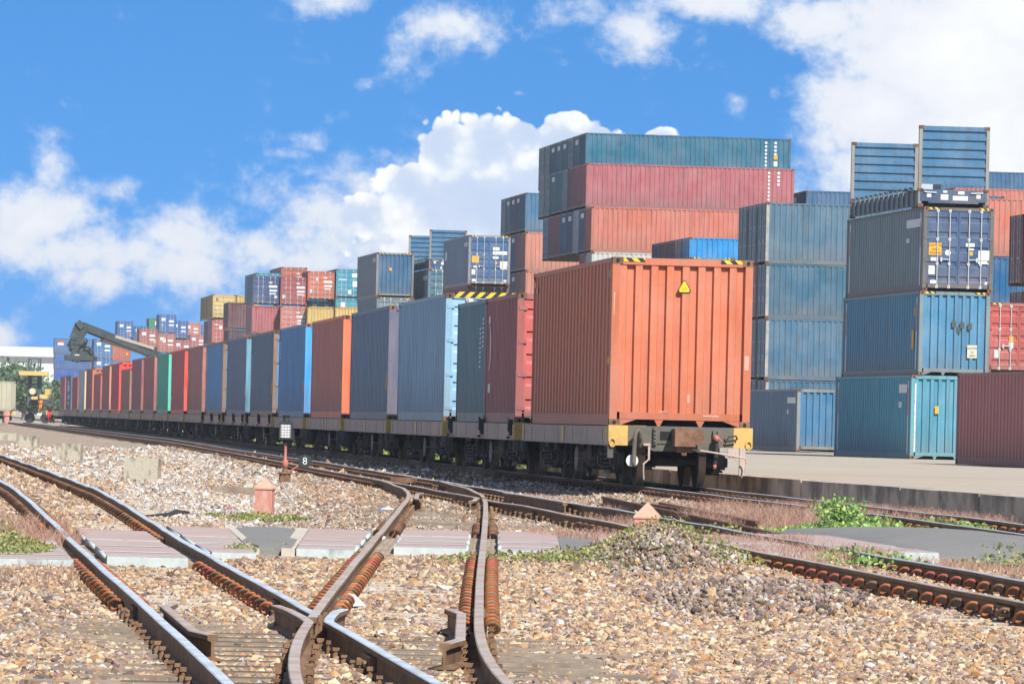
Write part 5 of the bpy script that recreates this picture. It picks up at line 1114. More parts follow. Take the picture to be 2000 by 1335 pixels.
# rusty steel plate on the far track, and small scrap
p = gat(796, 945, -.13); b = MB(); b.box(-.33, .33, -.5, .5, .03, .12); o = b.build('steel_box', ['rust_casting']); o.location = p; o.rotation_euler = (0, 0, .06); tag(o, 'flat rusty steel cover plate between the rails at the far switch', 'steel plate')
def bent(pts, rads, mat, name, label, cat):
    P = [gat(x, y, -.2) for x, y in pts]; b = MB(); b.tube([Vector((q.x, q.y, gz(q.x, q.y) + .035)) for q in P], rads, 7); o = b.build(name, [mat], None, True); tag(o, label, cat)
bent([(275, 1017), (300, 1016), (330, 1013), (345, 1009), (370, 1008)], [.02, .03, .035, .045, .015], 'hose_black', 'rubber_hose', 'black rubber hose lying on the gravel left of the red post', 'hose')
bent([(190, 912), (206, 904), (221, 898)], [.05, .06, .04], 'timber', 'wooden_stick', 'dark broken stick between the two concrete blocks', 'stick')
bent([(155, 903), (170, 908), (182, 912)], [.025, .03, .02], 'rust_dark', 'rusty_rod', 'thin rusty rod on the gravel below the middle concrete block', 'rod')
bent([(403, 915), (412, 912), (418, 910)], [.03, .03, .02], 'hose_black', 'dark_scrap', 'short dark scrap on the pale gravel right of the nearest block', 'scrap')
for k, (x, y, lb) in enumerate(((401, 996, 'curved rusty scrap left of the red post, nearest of three'), (430, 990, 'curved rusty scrap by a pink wrapper'), (460, 991, 'curved rusty scrap touching the red post'))):
    p = gat(x, y, -.2); b = MB(); n = 8; b.sheet([[(-.12 * math.cos(PI * (.1 + .5 * j / n)) * 1.2, t, .09 * math.sin(PI * (.1 + .8 * j / n))) for j in range(n + 1)] for t in (-.25, .25)]); o = b.build('rusty_scrap', ['rust_casting']); o.location = (p.x, p.y, gz(p.x, p.y) - .02); tag(o, lb, 'scrap', 'curved rusty scrap')
# litter: crumpled bags
def litter(x, y, s, mat, label, off=-.2, flat=.55):
    p = gat(x, y, off); b = MB(); v, f = ico(); rg = np.random.default_rng(int(x * 7 + y)); v = v * rg.uniform(.45, 1.2, (12, 1)) * np.array([s, s * 1.3, s * flat])
    b.v = [tuple(q) for q in v]; b.f = [tuple(q) for q in f]; b.m = [0] * 20; o = b.build('litter', [mat]); o.location = (p.x, p.y, max(p.z, gz(p.x, p.y)) + s * .2); tag(o, label, 'litter')
for a in ((757, 1001, .10, 'white_mark', 'white crumpled bag beside the bend of the branch rail'), (740, 1004, .09, 'bag_blue', 'blue crumpled bag beside the white one at the bend of the branch rail'), (742, 1073, .10, 'white_mark', 'white rag at the foot of the panel between the branch rails'), (700, 1074, .045, 'white_mark', 'small white scrap left of the branch rail below the crossing'), (880, 1158, .12, 'pale_stone', 'grey plastic scrap left of the right branch rail'), (645, 916, .12, 'white_mark', 'white bag caught on the middle track by the number disc'), (568, 904, .05, 'bag_blue', 'tiny blue wrapper behind the switch stand'), (438, 1089, .03, 'bag_blue', 'small turquoise cap on the gravel below the crossing'), (448, 993, .04, 'bag_pink', 'pink wrapper among the curved scrap'), (485, 945, .04, 'bag_blue', 'blue wrapper beside the timber baulk'), (398, 968, .08, 'pale_stone', 'pale plastic bag left of the timber baulk'), (835, 924, .16, 'pale_stone', 'grey lump of concrete in the shade of the train'), (948, 918, .17, 'pale_stone', 'big pale stone by the train track'), (972, 915, .11, 'white_mark', 'white bag next to the big pale stone by the train track'), (1083, 982, .10, 'pale_stone', 'pale stone standing on the middle track'), (1137, 1004, .05, 'bag_pink', 'pink and white wrapper between the middle rails'), (357, 960, .07, 'white_mark', 'white stone left of the timber baulk'), (1795, 1083, .16, 'white_mark', 'broken white concrete lump beside the asphalt hump'), (1012, 1104, .13, 'pale_stone', 'grey plastic sheet right of the branch track'), (1880, 905, .14, 'white_mark', 'white paper on the platform by the maroon container'), (120, 830, .12, 'white_mark', 'white paper on the middle track near the far person'), (345, 966, .04, 'white_mark', 'tiny white scrap on the pale gravel')):
    litter(*a)
p = gat(682, 1212, -.25); b = MB(); n = 10
b.sheet([[(.12 * math.cos(t) * s - .02, .25 * math.sin(t) * s, .04 + .09 * (1 - s * s) + .02 * math.sin(5 * t)) for t in [2 * PI * k / n for k in range(n + 1)]] for s in (1, .7, .35, .02)]); o = b.build('foam_lump', ['white_mark'], None, True); o.location = (p.x, p.y + .5, gz(p.x, p.y)); tag(o, 'white foam piece lying behind the wing rail of the frog', 'litter')
# little concrete footing behind the wheels, far signal stump
p = gat(1400, 962, -.25); b = MB(); b.box(-.12, .12, -.1, .1, 0, .16); b.box(-.15, .15, -.12, .12, .16, .25); b.box(-.1, .1, -.08, .08, .25, .3); o = b.build('concrete_footing', ['block_concrete']); o.location = p; tag(o, 'small concrete footing between the last wheel and the platform wall', 'footing')
p = at(12.5, 826, 420); p.z = .0; b = MB(); b.tube([(0, 0, 0), (0, 0, .55), (0, 0, .6), (0, 0, .95)], [.22, .22, .3, .26], 10); o = b.build('signal_stump', ['post_red']); o.location = p; tag(o, 'pinkish far signal stump at the left edge', 'signal')
# ------------------------------------------------------------------ reach stacker behind the train
ZR = 410.0
A0 = at(330, 704, ZR + 10); A1 = at(158, 636, ZR); r = empty('reach_stacker', (A0.x, A0.y, -.12), 0, 'dark reach stacker with its long boom raised over the train', 'reach stacker')
q = lambda v: (v.x - A0.x, v.y - A0.y, v.z + .12)
def bx(p, q_, w, h, name, mat, parent=r):
    b = MB(); b.bar(q(p), q(q_), w, h); return b.build(name, [mat], parent)
bo = bx(A0, A1, .55, .56, 'boom', 'machine_dark')
bx(at(300, 680, ZR + 8) + Vector((0, -.45, 0)), at(210, 652, ZR + 3) + Vector((0, -.45, 0)), .08, .22, 'boom_rail', 'frame_grey', bo)
bx(at(290, 692, ZR + 8) + Vector((0, -.4, 0)), at(200, 664, ZR + 3) + Vector((0, -.4, 0)), .25, .25, 'lift_cylinder', 'frame_grey', bo)
hd = bx(at(160, 634, ZR), at(148, 664, ZR), 1.0, .62, 'boom_head', 'machine_dark'); bx(at(171, 640, ZR), at(158, 662, ZR), .2, .3, 'head_plate', 'machine_dark', hd); bx(at(152, 628, ZR), at(162, 640, ZR), .9, .4, 'nose_plate', 'machine_dark', hd)
b = MB()
for k, (x, y, s) in enumerate(((142, 668, .55), (152, 672, .7), (162, 670, .5), (148, 680, .6), (160, 684, .5), (170, 682, .4), (178, 690, .35), (140, 676, .3), (152, 690, .5), (138, 697, .3))):
    c = q(at(x, y, ZR)); v, f = ico(); rg = np.random.default_rng(k); i = len(b.v); v = v * rg.uniform(.5, 1.1, (12, 1)) * s; b.v += [(c[0] + a_[0], c[1] + a_[1], c[2] + a_[2]) for a_ in v]; b.f += [tuple(i + t for t in g) for g in f]; b.m += [0] * 20
b.build('rotator', ['machine_dark'], r)
b = MB(); b.tube([q(at(x, y, ZR - .5)) for x, y in ((165, 676), (176, 680), (182, 688), (181, 698), (186, 700))], .06, 6); b.tube([q(at(x, y, ZR - .5)) for x, y in ((140, 672), (135, 680), (138, 686))], .06, 6); b.tube([q(at(x, y, ZR - .5)) for x, y in ((168, 660), (171, 666), (166, 671))], .06, 6); b.build('hydraulic_hose', ['hose_black'], r, True)
b = MB(); a_, c_ = q(at(131, 703, ZR)), q(at(185, 703, ZR)); b.box(a_[0], c_[0], a_[1] - 2.9, a_[1] + 2.9, a_[2] - .02, a_[2] + .34)
P0 = [q(at(x, y, ZR)) for x, y in ((133, 704), (147, 704), (156, 676), (146, 674))]; b.prism([(t[0], t[2]) for t in P0], P0[0][1] - .5, P0[0][1] + .3)
P0 = [q(at(x, y, ZR)) for x, y in ((142, 706), (178, 706), (176, 692), (168, 685), (158, 686), (150, 696))]; b.prism([(t[0], t[2]) for t in P0], P0[0][1] - .8, P0[0][1] + .4); b.build('spreader', ['machine_dark'], r)
c = q(at(152, 700, ZR)); b = MB(); b.tube([(c[0], c[1] - .86, c[2]), (c[0], c[1] - .8, c[2])], .32, 14); b.build('pale_plate', ['steel_white'], r)
b = MB(); a_ = q(at(345, 800, ZR + 16)); b.box(a_[0] - 1.5, a_[0] + 1.9, -3, 9, .8, 2.2); b.box(a_[0] - 1.2, a_[0] + 1.2, 3, 8, 2.2, 3.6)
for s in (-1.3, 1.4):
    for y_ in (-1.6, 6): b.tube([(a_[0] + s - .3, y_, .8), (a_[0] + s + .3, y_, .8)], .8, 18)
b.build('chassis', ['machine_dark'], r)
b = MB(); p0 = q(A0); b.bar((p0[0], p0[1], p0[2]), (p0[0] + .8, p0[1] + 7, 2.4), .8, .9); b.build('boom_root', ['machine_dark'], r)
# ------------------------------------------------------------------ yellow top loader, far left
ZT = 506.0; cT = at(72, 800, ZT); r = empty('container_handler', (cT.x, ZT, -.1), 0, 'hazy dark container handler with a pale yellow spreader at the far left', 'container handler')
def Q(x, y): t = at(x, y, ZT); return t.x - cT.x, t.z + .1
def rect(x0, y0, x1, y1, d0, d1, mat, name, parent=None):
    a_, c_ = Q(x0, y0), Q(x1, y1); b = MB(); b.box(min(a_[0], c_[0]), max(a_[0], c_[0]), d0, d1, min(a_[1], c_[1]), max(a_[1], c_[1])); return b.build(name, [mat], parent or r)
rect(43, 724.5, 99, 734, -3.2, -2.2, 'yellow_machine', 'spreader'); rect(37, 728, 43, 737, -3.0, -2.3, 'machine_dark', 'spreader_end'); rect(97, 733, 100.5, 738, -3.0, -2.3, 'yellow_machine', 'spreader_end')
for x in (58, 77): rect(x, 733, x + 6, 795, -2, -1.2, 'machine_dark', 'mast')
for y in (734, 748, 763): rect(64, y, 77, y + 3, -1.9, -1.3, 'machine_dark', 'mast_crossbar')
for x in (58.5, 81.5): rect(x, 699.5, x + 2, 724, -2, -1.6, 'machine_dark', 'top_frame')
rect(60.5, 699.5, 81.5, 701.5, -2.0, -1.7, 'machine_dark', 'top_frame'); rect(60.5, 720, 81.5, 723, -2.0, -1.7, 'machine_dark', 'top_frame'); rect(64, 703, 65, 720, -1.9, -1.7, 'machine_dark', 'top_frame'); rect(78, 703, 79, 720, -1.9, -1.7, 'machine_dark', 'top_frame')
rect(56, 776, 98, 792, 0, 4, 'machine_dark', 'chassis'); rect(66, 774, 78, 780, -2.6, -2, 'yellow_machine', 'side_tank'); rect(82, 770, 97, 779, -2.6, -1.0, 'yellow_machine', 'hood'); rect(88, 759, 97, 770, 0, 2, 'yellow_machine', 'cab')
c = Q(67.5, 764); b = MB(); b.tube([(c[0], -2.25, c[1]), (c[0], -2.05, c[1])], .3, 16); b.build('round_lamp', ['cream'], r)
for x in (59, 90): c = Q(x, 792); b = MB(); b.tube([(c[0], -.8, .45), (c[0], .3, .45)], .45, 18); b.build('wheel', ['hose_black'], r)
# ------------------------------------------------------------------ cream container wagon at the left edge
ZC = 455.0; p = at(27, 745, ZC); o = dup(wag[3], (at(14, 800, ZC).x - .6, ZC, -.05), TH_W(400), 'flat wagon under the cream container at the left edge', 'flat wagons of the container train')
c = container(Vector((p.x - F20, ZC - .3, .93 + .02)) + Vector((0, W, 0)), -PI / 2, F20, 2.45, lit(222, 218, 185), 'cream container with a red word on a wagon at the left edge', 'front', 2, .4, 'paint_clean', frame=lit(205, 200, 170))
for (x0, x1) in ((2.9, 3.3), (3.4, 3.75), (3.85, 4.2), (4.3, 4.5)): add('red_letter', MB().box(W + .001, W + .01, x0, x1, 1.45, 1.72).mesh('red_letter', ['red_mark']), c)
# ------------------------------------------------------------------ two far people
def person(loc, h, rz, pose, mats, label, vest=False):
    r = empty('person', loc, rz, label, 'person'); s = h / 1.7
    J = pose; vs = []; es = []; rad = []; idx = {}
    def V(n, p, r_): idx[n] = len(vs); vs.append(tuple(c_ * s for c_ in p)); rad.append(r_ * s)
    for n, p, r_ in J['v']: V(n, p, r_)
    es = [(idx[a], idx[b_]) for a, b_ in J['e']]
    me = bpy.data.meshes.new('body'); me.from_pydata(vs, es, []); o = add('body', me, r); me.materials.append(M[mats[0]])
    sk = o.modifiers.new('skin', 'SKIN'); o.modifiers.new('sub', 'SUBSURF').levels = 1; o.modifiers['sub'].render_levels = 1
    for k, sv in enumerate(me.skin_vertices[0].data): sv.radius = (rad[k], rad[k]); sv.use_root = (k == 0)
    hp = Vector(vs[idx['head']]); b = MB(); b.tube([hp + Vector((0, .02, z * s)) for z in (-.02, .05, .11, .14)], [.085 * s, .10 * s, .075 * s, .02 * s], 10); b.build('hair', ['hair_black'], r, True)
    n0, w_ = Vector(vs[idx['chest']]), Vector(vs[idx['pelvis']])
    b = MB(); b.tube([w_ + Vector((0, 0, -.04 * s)), w_.lerp(n0, .5), n0, n0 + Vector((0, 0, .13 * s))], [.165 * s, .165 * s, .18 * s, .09 * s], 10)
    for sd in 'lr': b.tube([Vector(vs[idx['sh' + sd]]), Vector(vs[idx['el' + sd]])], [.075 * s, .06 * s], 8)
    b.build('jacket', [mats[1]], r, True)
    b = MB()
    for sd in 'lr': b.tube([w_ + Vector(((-.07 if sd == 'l' else .07) * s, 0, .03 * s)), Vector(vs[idx['kn' + sd]]), Vector(vs[idx['an' + sd]])], [.12 * s, .085 * s, .07 * s], 8)
    b.build('trousers', [mats[2]], r, True); return r
walk = {'v': [('pelvis', (0, 0, .92), .13), ('chest', (0, -.04, 1.3), .14), ('neck', (0, -.05, 1.46), .05), ('head', (0, -.07, 1.58), .09), ('top', (0, -.07, 1.68), .06), ('shl', (-.19, -.04, 1.38), .06), ('ell', (-.24, .02, 1.12), .045), ('hal', (-.24, -.12, .92), .04), ('shr', (.19, -.04, 1.38), .06), ('elr', (.24, -.06, 1.12), .045), ('har', (.24, -.2, .95), .04), ('hil', (-.09, 0, .88), .09), ('knl', (-.1, -.12, .5), .07), ('anl', (-.1, -.1, .1), .05), ('tol', (-.1, -.24, .04), .04), ('hir', (.09, 0, .88), .09), ('knr', (.1, .02, .5), .07), ('anr', (.1, .2, .12), .05), ('tor', (.1, .08, .05), .04)],
 'e': [('pelvis', 'chest'), ('chest', 'neck'), ('neck', 'head'), ('head', 'top'), ('chest', 'shl'), ('shl', 'ell'), ('ell', 'hal'), ('chest', 'shr'), ('shr', 'elr'), ('elr', 'har'), ('pelvis', 'hil'), ('hil', 'knl'), ('knl', 'anl'), ('anl', 'tol'), ('pelvis', 'hir'), ('hir', 'knr'), ('knr', 'anr'), ('anr', 'tor')]}
p = at(96, 823, 330); p.z = CAMZ - (uv(96, 823)[1] - V0) / FPX * 330
person(p, 1.2, .3, walk, ('skin', 'jacket_dark', 'trouser_red'), 'far person in a dark jacket and red trousers walking beside the end of the train')
p = at(79, 800, 476); person(Vector((p.x, 476, .98)), 1.15, .1, walk, ('skin', 'vest_orange', 'vest_orange'), 'far person in bright orange work clothes on the empty wagon')
# ------------------------------------------------------------------ white shed and trees far away
r = empty('warehouse', (at(0, 700, 1300).x, 1300, -.1), 0, 'long white warehouse with a pale roof band at the far left horizon', 'warehouse')
hz = lambda y: at(50, y, 1300).z + .1
b = MB(); x0, x1 = -140, at(150, 700, 1300).x - at(0, 700, 1300).x
b.box(x0, x1, 0, 60, 0, hz(696)); b.build('wall', ['shed_white'], r)
b = MB(); b.box(x0 - 1, x1 + 1, -1.5, 61, hz(696), hz(677)); b.build('roof', ['steel_white'], r)
for k in range(5): MB().box(x1 - 14 - k * 9, x1 - 9 - k * 9, -.3, 0, 0, 5.5).build('shutter_door', ['frame_grey'], r)
def leaf_cards(name, P, size, cols, parent=None, up=.3, kind=None, mat='leaf'):
    """one small bent leaf per point"""
    N = len(P); d = RNG.normal(size=(N, 3)); d[:, 2] = np.abs(d[:, 2]) * up + .1; d /= np.linalg.norm(d, axis=1)[:, None]; e = np.cross(d, RNG.normal(size=(N, 3))); e /= np.linalg.norm(e, axis=1)[:, None]
    s = size * RNG.uniform(.6, 1.3, N); L_ = d * s[:, None]; W_ = e * (s * .36)[:, None]
    V = np.stack([P, P + L_ * .5 + W_, P + L_, P + L_ * .5 - W_], 1); F = np.arange(N * 4)
    me = bpy.data.meshes.new(name); me.vertices.add(N * 4); me.vertices.foreach_set('co', V.reshape(-1).astype(np.float32)); me.loops.add(N * 4); me.loops.foreach_set('vertex_index', F.astype(np.int32)); me.polygons.add(N); me.polygons.foreach_set('loop_start', (np.arange(N) * 4).astype(np.int32)); me.update(calc_edges=True); me.shade_flat()
    c4 = np.ones((N, 4)); c4[:, :3] = cols[RNG.integers(0, len(cols), N)] * RNG.uniform(.6, 1.25, (N, 1)); a = me.attributes.new('tone', 'FLOAT_COLOR', 'POINT'); a.data.foreach_set('color', np.repeat(c4, 4, 0).reshape(-1).astype(np.float32))
    me.materials.append(M[mat]); o = add(name, me, parent)
    if kind: o['kind'] = kind
    return o
GREEN_T = np.array([(.16, .24, .12), (.20, .28, .14), (.24, .33, .17), (.12, .18, .10)]); GREEN_W = np.array([(.24, .30, .10), (.33, .38, .13), (.42, .43, .18), (.18, .22, .08), (.47, .40, .18)]); GREEN_B = np.array([(.24, .42, .10), (.34, .55, .18), (.44, .62, .26), (.16, .30, .07), (.48, .56, .16)]); DRY = np.array([(.46, .24, .18), (.52, .32, .24), (.42, .20, .16), (.55, .40, .30), (.40, .28, .18)]); YG = np.array([(.34, .36, .10), (.42, .40, .14), (.24, .30, .07), (.45, .36, .18)])
def tree(x, ybase, Z, h, w, label):
    p = at(x, ybase, Z); r = empty('tree', (p.x, Z, -.1), 0, label, 'tree', 'trees in front of the far warehouse'); b = MB(); b.tube([(0, 0, 0), (.1, 0, h * .25), (-.1, .1, h * .5), (.0, 0, h * .8)], [.28, .22, .15, .05], 8)
    for k in range(7): t = k * 2.4; b.tube([(0, 0, h * (.3 + .06 * k)), (w * .35 * math.cos(t), w * .35 * math.sin(t), h * (.45 + .06 * k))], [.10, .03], 6)
    b.build('trunk', ['timber'], r); cl = []
    for k in range(26):
        t = RNG.uniform(0, 2 * PI); q = RNG.uniform(0, .5) * w; zc = h * RNG.uniform(.32, .92); q *= 1.1 - abs(zc / h - .55); cl.append(RNG.normal(0, 1, (110, 3)) * np.array([.11 * w, .11 * w, .075 * h]) + np.array([q * math.cos(t), q * math.sin(t), zc]))
    leaf_cards('crown', np.concatenate(cl), .5, GREEN_T, r, 1.0)
tree(18, 800, 640, 6.6, 7.0, 'bushy green tree in front of the white warehouse, tallest at the left edge'); tree(46, 800, 620, 5.0, 5.2, 'smaller green tree just left of the container handler'); tree(-10, 800, 650, 6.0, 6, 'green tree cut by the left edge'); tree(62, 800, 650, 4.2, 4.6, 'low green tree behind the container handler'); tree(92, 800, 660, 4.4, 4, 'thin green tree between the container handler and the blue block')
# ------------------------------------------------------------------ plants along the tracks
def ell(cx, cz, rx, rz, n, hmax, kz=1.0):
    rr = np.sqrt(RNG.random(n)); t = RNG.uniform(0, 2 * PI, n); X = cx + rx * rr * np.cos(t); Z = cz + rz * rr * np.sin(t); H = zg(X, Z) + .04 + RNG.random(n) ** kz * hmax * (1.05 - rr); return np.stack([X, Z, H], 1)
def patch(x, y, rx, rz, n, hmax, size, cols, name='weeds', kz=1.0, up=1.0, off=-.22):
    p = gat(x, y, off); return tag(leaf_cards(name, ell(p.x, p.y, rx, rz, n, hmax, kz), size, cols, None, up), kind='stuff')
# bright leafy bush
p = gat(1640, 1040, -.2); r = empty('bush', (p.x, p.y, gz(p.x, p.y)), 0, 'bright green leafy bush growing beyond the crossing by the train track', 'bush'); stems = MB(); cl = []
for k in range(22):
    t = RNG.uniform(0, 2 * PI); q = RNG.uniform(.05, .75); hh = (.36 - .27 * q) * RNG.uniform(.7, 1.15); tip = np.array([q * math.cos(t) * .95, q * math.sin(t) * 1.5, hh + .03]); stems.tube([(0.2 * tip[0], .2 * tip[1], 0), (tip[0] * .7, tip[1] * .7, hh * .6), tuple(tip)], [.009, .007, .004], 5)
    for j in range(60): f = RNG.uniform(.3, 1.05); cl.append(tip * np.array([f, f, f]) + RNG.normal(0, .035, 3))
stems.build('stem', ['timber'], r); leaf_cards('foliage', np.array(cl), .055, GREEN_B, r, .8)
patch(1690, 1046, 1.25, 2.2, 2600, .12, .06, GREEN_B); patch(1560, 1046, .5, 1.6, 500, .12, .06, GREEN_B); patch(1830, 1040, 1.6, 2.0, 1500, .12, .06, GREEN_W); patch(1940, 1046, .8, 2, 700, .12, .06, GREEN_B); patch(1500, 1042, .4, 1.2, 200, .10, .05, GREEN_B); patch(1420, 1048, .5, 1, 180, .08, .05, YG)
mx, mz, rx_, rz_, h_ = MOUNDS[0]
tag(leaf_cards('weeds', ell(mx, mz - .2, .75, 1.8, 750, .13), .036, GREEN_W, None, 1.0), kind='stuff'); tag(leaf_cards('weeds', ell(mx + .1, mz + .4, .6, 1.2, 480, .15), .034, YG, None, 1.0), kind='stuff'); tag(leaf_cards('weeds', ell(mx - .6, mz - .8, .5, 1.2, 420, .12), .034, GREEN_W, None, 1.0), kind='stuff'); tag(leaf_cards('weeds', ell(mx + .6, mz - .3, .45, 1.2, 520, .2), .034, YG, None, 1.0), kind='stuff')
patch(1010, 1096, .6, .6, 420, .07, .036, GREEN_W, off=-.12); patch(1100, 1095, .45, .7, 420, .10, .036, YG, off=-.12); patch(900, 1098, .25, .4, 130, .07, .034, GREEN_W, off=-.12)
patch(505, 1014, .36, .8, 620, .11, .045, GREEN_W); patch(560, 1018, .28, .7, 380, .09, .045, GREEN_W); patch(445, 1016, .3, .9, 160, .07, .04, YG); patch(470, 1088, .16, .4, 160, .08, .034, GREEN_W, off=-.12); patch(545, 1084, .18, .4, 150, .08, .034, GREEN_W, off=-.12)
patch(0, 1112, .42, 1.8, 2200, .20, .036, GREEN_W); patch(40, 1112, .32, 1.2, 1000, .14, .036, YG); patch(5, 1090, .34, 1.2, 900, .18, .034, YG); patch(1870, 1090, 1.1, 2.6, 3200, .14, .05, YG); patch(1930, 1100, 1.0, 2.4, 2200, .14, .05, GREEN_W); patch(1770, 1075, .5, 1.6, 700, .16, .05, GREEN_W); patch(1740, 1130, .4, 1.2, 230, .14, .05, GREEN_B); patch(1665, 1122, .35, .8, 160, .12, .05, GREEN_B)
# dry reddish grass: thin upright blades
def blades(x, y, rx, rz, n, h, cols, name='dry_grass', w=.0032, lean=.5):
    n = int(n * 1.9); h = h * .85
    p = gat(x, y, -.22); rr = np.sqrt(RNG.random(n)); t = RNG.uniform(0, 2 * PI, n); X = p.x + rx * rr * np.cos(t); Z = p.y + rz * rr * np.sin(t); B = np.stack([X, Z, zg(X, Z)], 1); hh = h * RNG.uniform(.4, 1.1, n); dr = RNG.normal(0, lean, (n, 2)); mid = B + np.stack([dr[:, 0] * hh * .35, dr[:, 1] * hh * .35, hh * .55], 1); tip = B + np.stack([dr[:, 0] * hh, dr[:, 1] * hh, hh], 1); tw = RNG.uniform(0, PI, n); wv = np.stack([np.cos(tw), np.sin(tw) * .3, 0 * tw], 1) * w
    V = np.stack([B - wv, B + wv, mid + wv * .8, tip + wv * .35, tip - wv * .35, mid - wv * .8], 1); me = bpy.data.meshes.new(name); me.vertices.add(n * 6); me.vertices.foreach_set('co', V.reshape(-1).astype(np.float32)); i = np.arange(n)[:, None] * 6; F = np.stack([i + np.array([0, 1, 2, 5]), i + np.array([5, 2, 3, 4])], 1).reshape(-1)
    me.loops.add(len(F)); me.loops.foreach_set('vertex_index', F.astype(np.int32)); me.polygons.add(n * 2); me.polygons.foreach_set('loop_start', (np.arange(n * 2) * 4).astype(np.int32)); me.update(calc_edges=True); me.shade_flat()
    c4 = np.ones((n, 4)); c4[:, :3] = cols[RNG.integers(0, len(cols), n)] * RNG.uniform(.7, 1.2, (n, 1)); a = me.attributes.new('tone', 'FLOAT_COLOR', 'POINT'); a.data.foreach_set('color', np.repeat(c4, 6, 0).reshape(-1).astype(np.float32)); me.materials.append(M['leaf']); o = bpy.data.objects.new(name, me); C.objects.link(o); return tag(o, kind='stuff')
for a in ((1520, 1028, 1.3, 3.5, 3800, .26), (1640, 1010, 2.0, 3.0, 3200, .22), (1800, 1030, 2.2, 3.5, 3600, .22), (1930, 1030, 1.2, 4, 2200, .25), (1300, 1000, 1.0, 3, 1200, .16), (1400, 1085, 1.0, 1.8, 1700, .16), (1560, 1112, .9, 1.6, 1200, .15), (1770, 1085, 1.3, 2.4, 1600, .20), (1880, 1120, 1.0, 2.5, 1100, .16), (1130, 1075, .6, 1.8, 800, .16), (1200, 1040, .5, 2, 500, .2), (30, 1085, .6, 1.8, 1500, .2), (70, 1048, .35, 1.6, 500, .2), (90, 1150, .5, 1.8, 500, .1), (500, 1050, .15, 2, 120, .12), (1090, 985, .5, 1.5, 250, .16), (1750, 1000, 1.5, 6, 900, .2)):
    blades(*a, DRY)
# grass beyond the train seen between the wheels
for (x, y, z0) in ((770, 868, 150), (690, 860, 170), (850, 880, 140), (960, 895, 120)):
    pass
n = 2600; Zb = RNG.uniform(128, 230, n); Xb = np.array([plat_edge(z) for z in Zb]) - .45 + RNG.normal(0, .12, n); tag(leaf_cards('weeds', np.stack([Xb, Zb, zg(Xb, Zb) + RNG.random(n) * .28], 1), .13, np.concatenate([GREEN_B, YG]), None, 1.0), kind='stuff')
# ------------------------------------------------------------------ sun, sky, camera
S = Vector((.48, -.97, 1.0)).normalized()
sun = bpy.data.lights.new('sun', 'SUN'); sun.energy = 4.2; sun.angle = math.radians(.53); sun.color = (1.0, .955, .89)
so = bpy.data.objects.new('sun', sun); C.objects.link(so); so.rotation_euler = S.to_track_quat('Z', 'Y').to_euler()
wd = bpy.data.worlds.new('World'); bpy.context.scene.world = wd; wd.use_nodes = True; nt = wd.node_tree; nt.nodes.clear(); N = NT(nt)
tc = N.n('ShaderNodeTexCoord').outputs['Generated']; sx = N.n('ShaderNodeSeparateXYZ'); N.set(sx.inputs[0], tc)
X_, Y_, Z_ = sx.outputs
sky = N.n('ShaderNodeTexSky', sky_type='NISHITA'); sky.sun_disc = False; sky.sun_elevation = math.asin(S.z); sky.sun_rotation = math.atan2(S.x, S.y); sky.air_density = 1.0; sky.dust_density = .15; sky.ozone_density = 3.0; sky.altitude = 200
cv = N.n('ShaderNodeCombineXYZ'); N.set(cv.inputs[0], X_); N.set(cv.inputs[1], Y_); N.set(cv.inputs[2], N.math('MULTIPLY_ADD', N.math('MAXIMUM', Z_, 0.0), 1.6, .26)); nv = N.n('ShaderNodeVectorMath', operation='NORMALIZE'); N.set(nv.inputs[0], cv.outputs[0]); N.set(sky.inputs[0], nv.outputs[0])
# direction measured in thousandths of the focal length: px to the right, pz upwards from the horizon
yy = N.math('MAXIMUM', Y_, .05); px = N.math('MULTIPLY', N.math('DIVIDE', X_, yy), FPX / 1000); pz = N.math('MULTIPLY', N.math('DIVIDE', Z_, yy), FPX / 1000)
pc = N.n('ShaderNodeCombineXYZ'); N.set(pc.inputs[0], px); N.set(pc.inputs[1], pz); pv = pc.outputs[0]
def nz(scale, det, rough, sc=(1, 1, 1), off=(0, 0, 0), dist=0.0):
    mp = N.n('ShaderNodeMapping'); nt.links.new(pv, mp.inputs[0]); mp.inputs['Scale'].default_value = sc; mp.inputs['Location'].default_value = off
    o = nt.nodes.new('ShaderNodeTexNoise'); o.inputs['Scale'].default_value = scale; o.inputs['Detail'].default_value = det; o.inputs['Roughness'].default_value = rough; o.inputs['Distortion'].default_value = dist; nt.links.new(mp.outputs[0], o.inputs['Vector']); return o.outputs[0]
def blob_sum(bl):
    tot = None
    for (x, y, rx, ry, w) in bl:
        u, v = uv(x, y); cx, cz = u / 1000, (V0 - v) / 1000
        dx = N.math('DIVIDE', N.math('SUBTRACT', px, cx), rx / 1000); dz = N.math('DIVIDE', N.math('SUBTRACT', pz, cz), ry / 1000)
        r2 = N.math('MULTIPLY_ADD', dx, dx, N.math('MULTIPLY', dz, dz)); g = N.math('MULTIPLY', N.math('POWER', 2.718, N.math('MULTIPLY', r2, -1.0)), w)
        tot = g if tot is None else N.math('MAXIMUM', tot, g)
    return tot
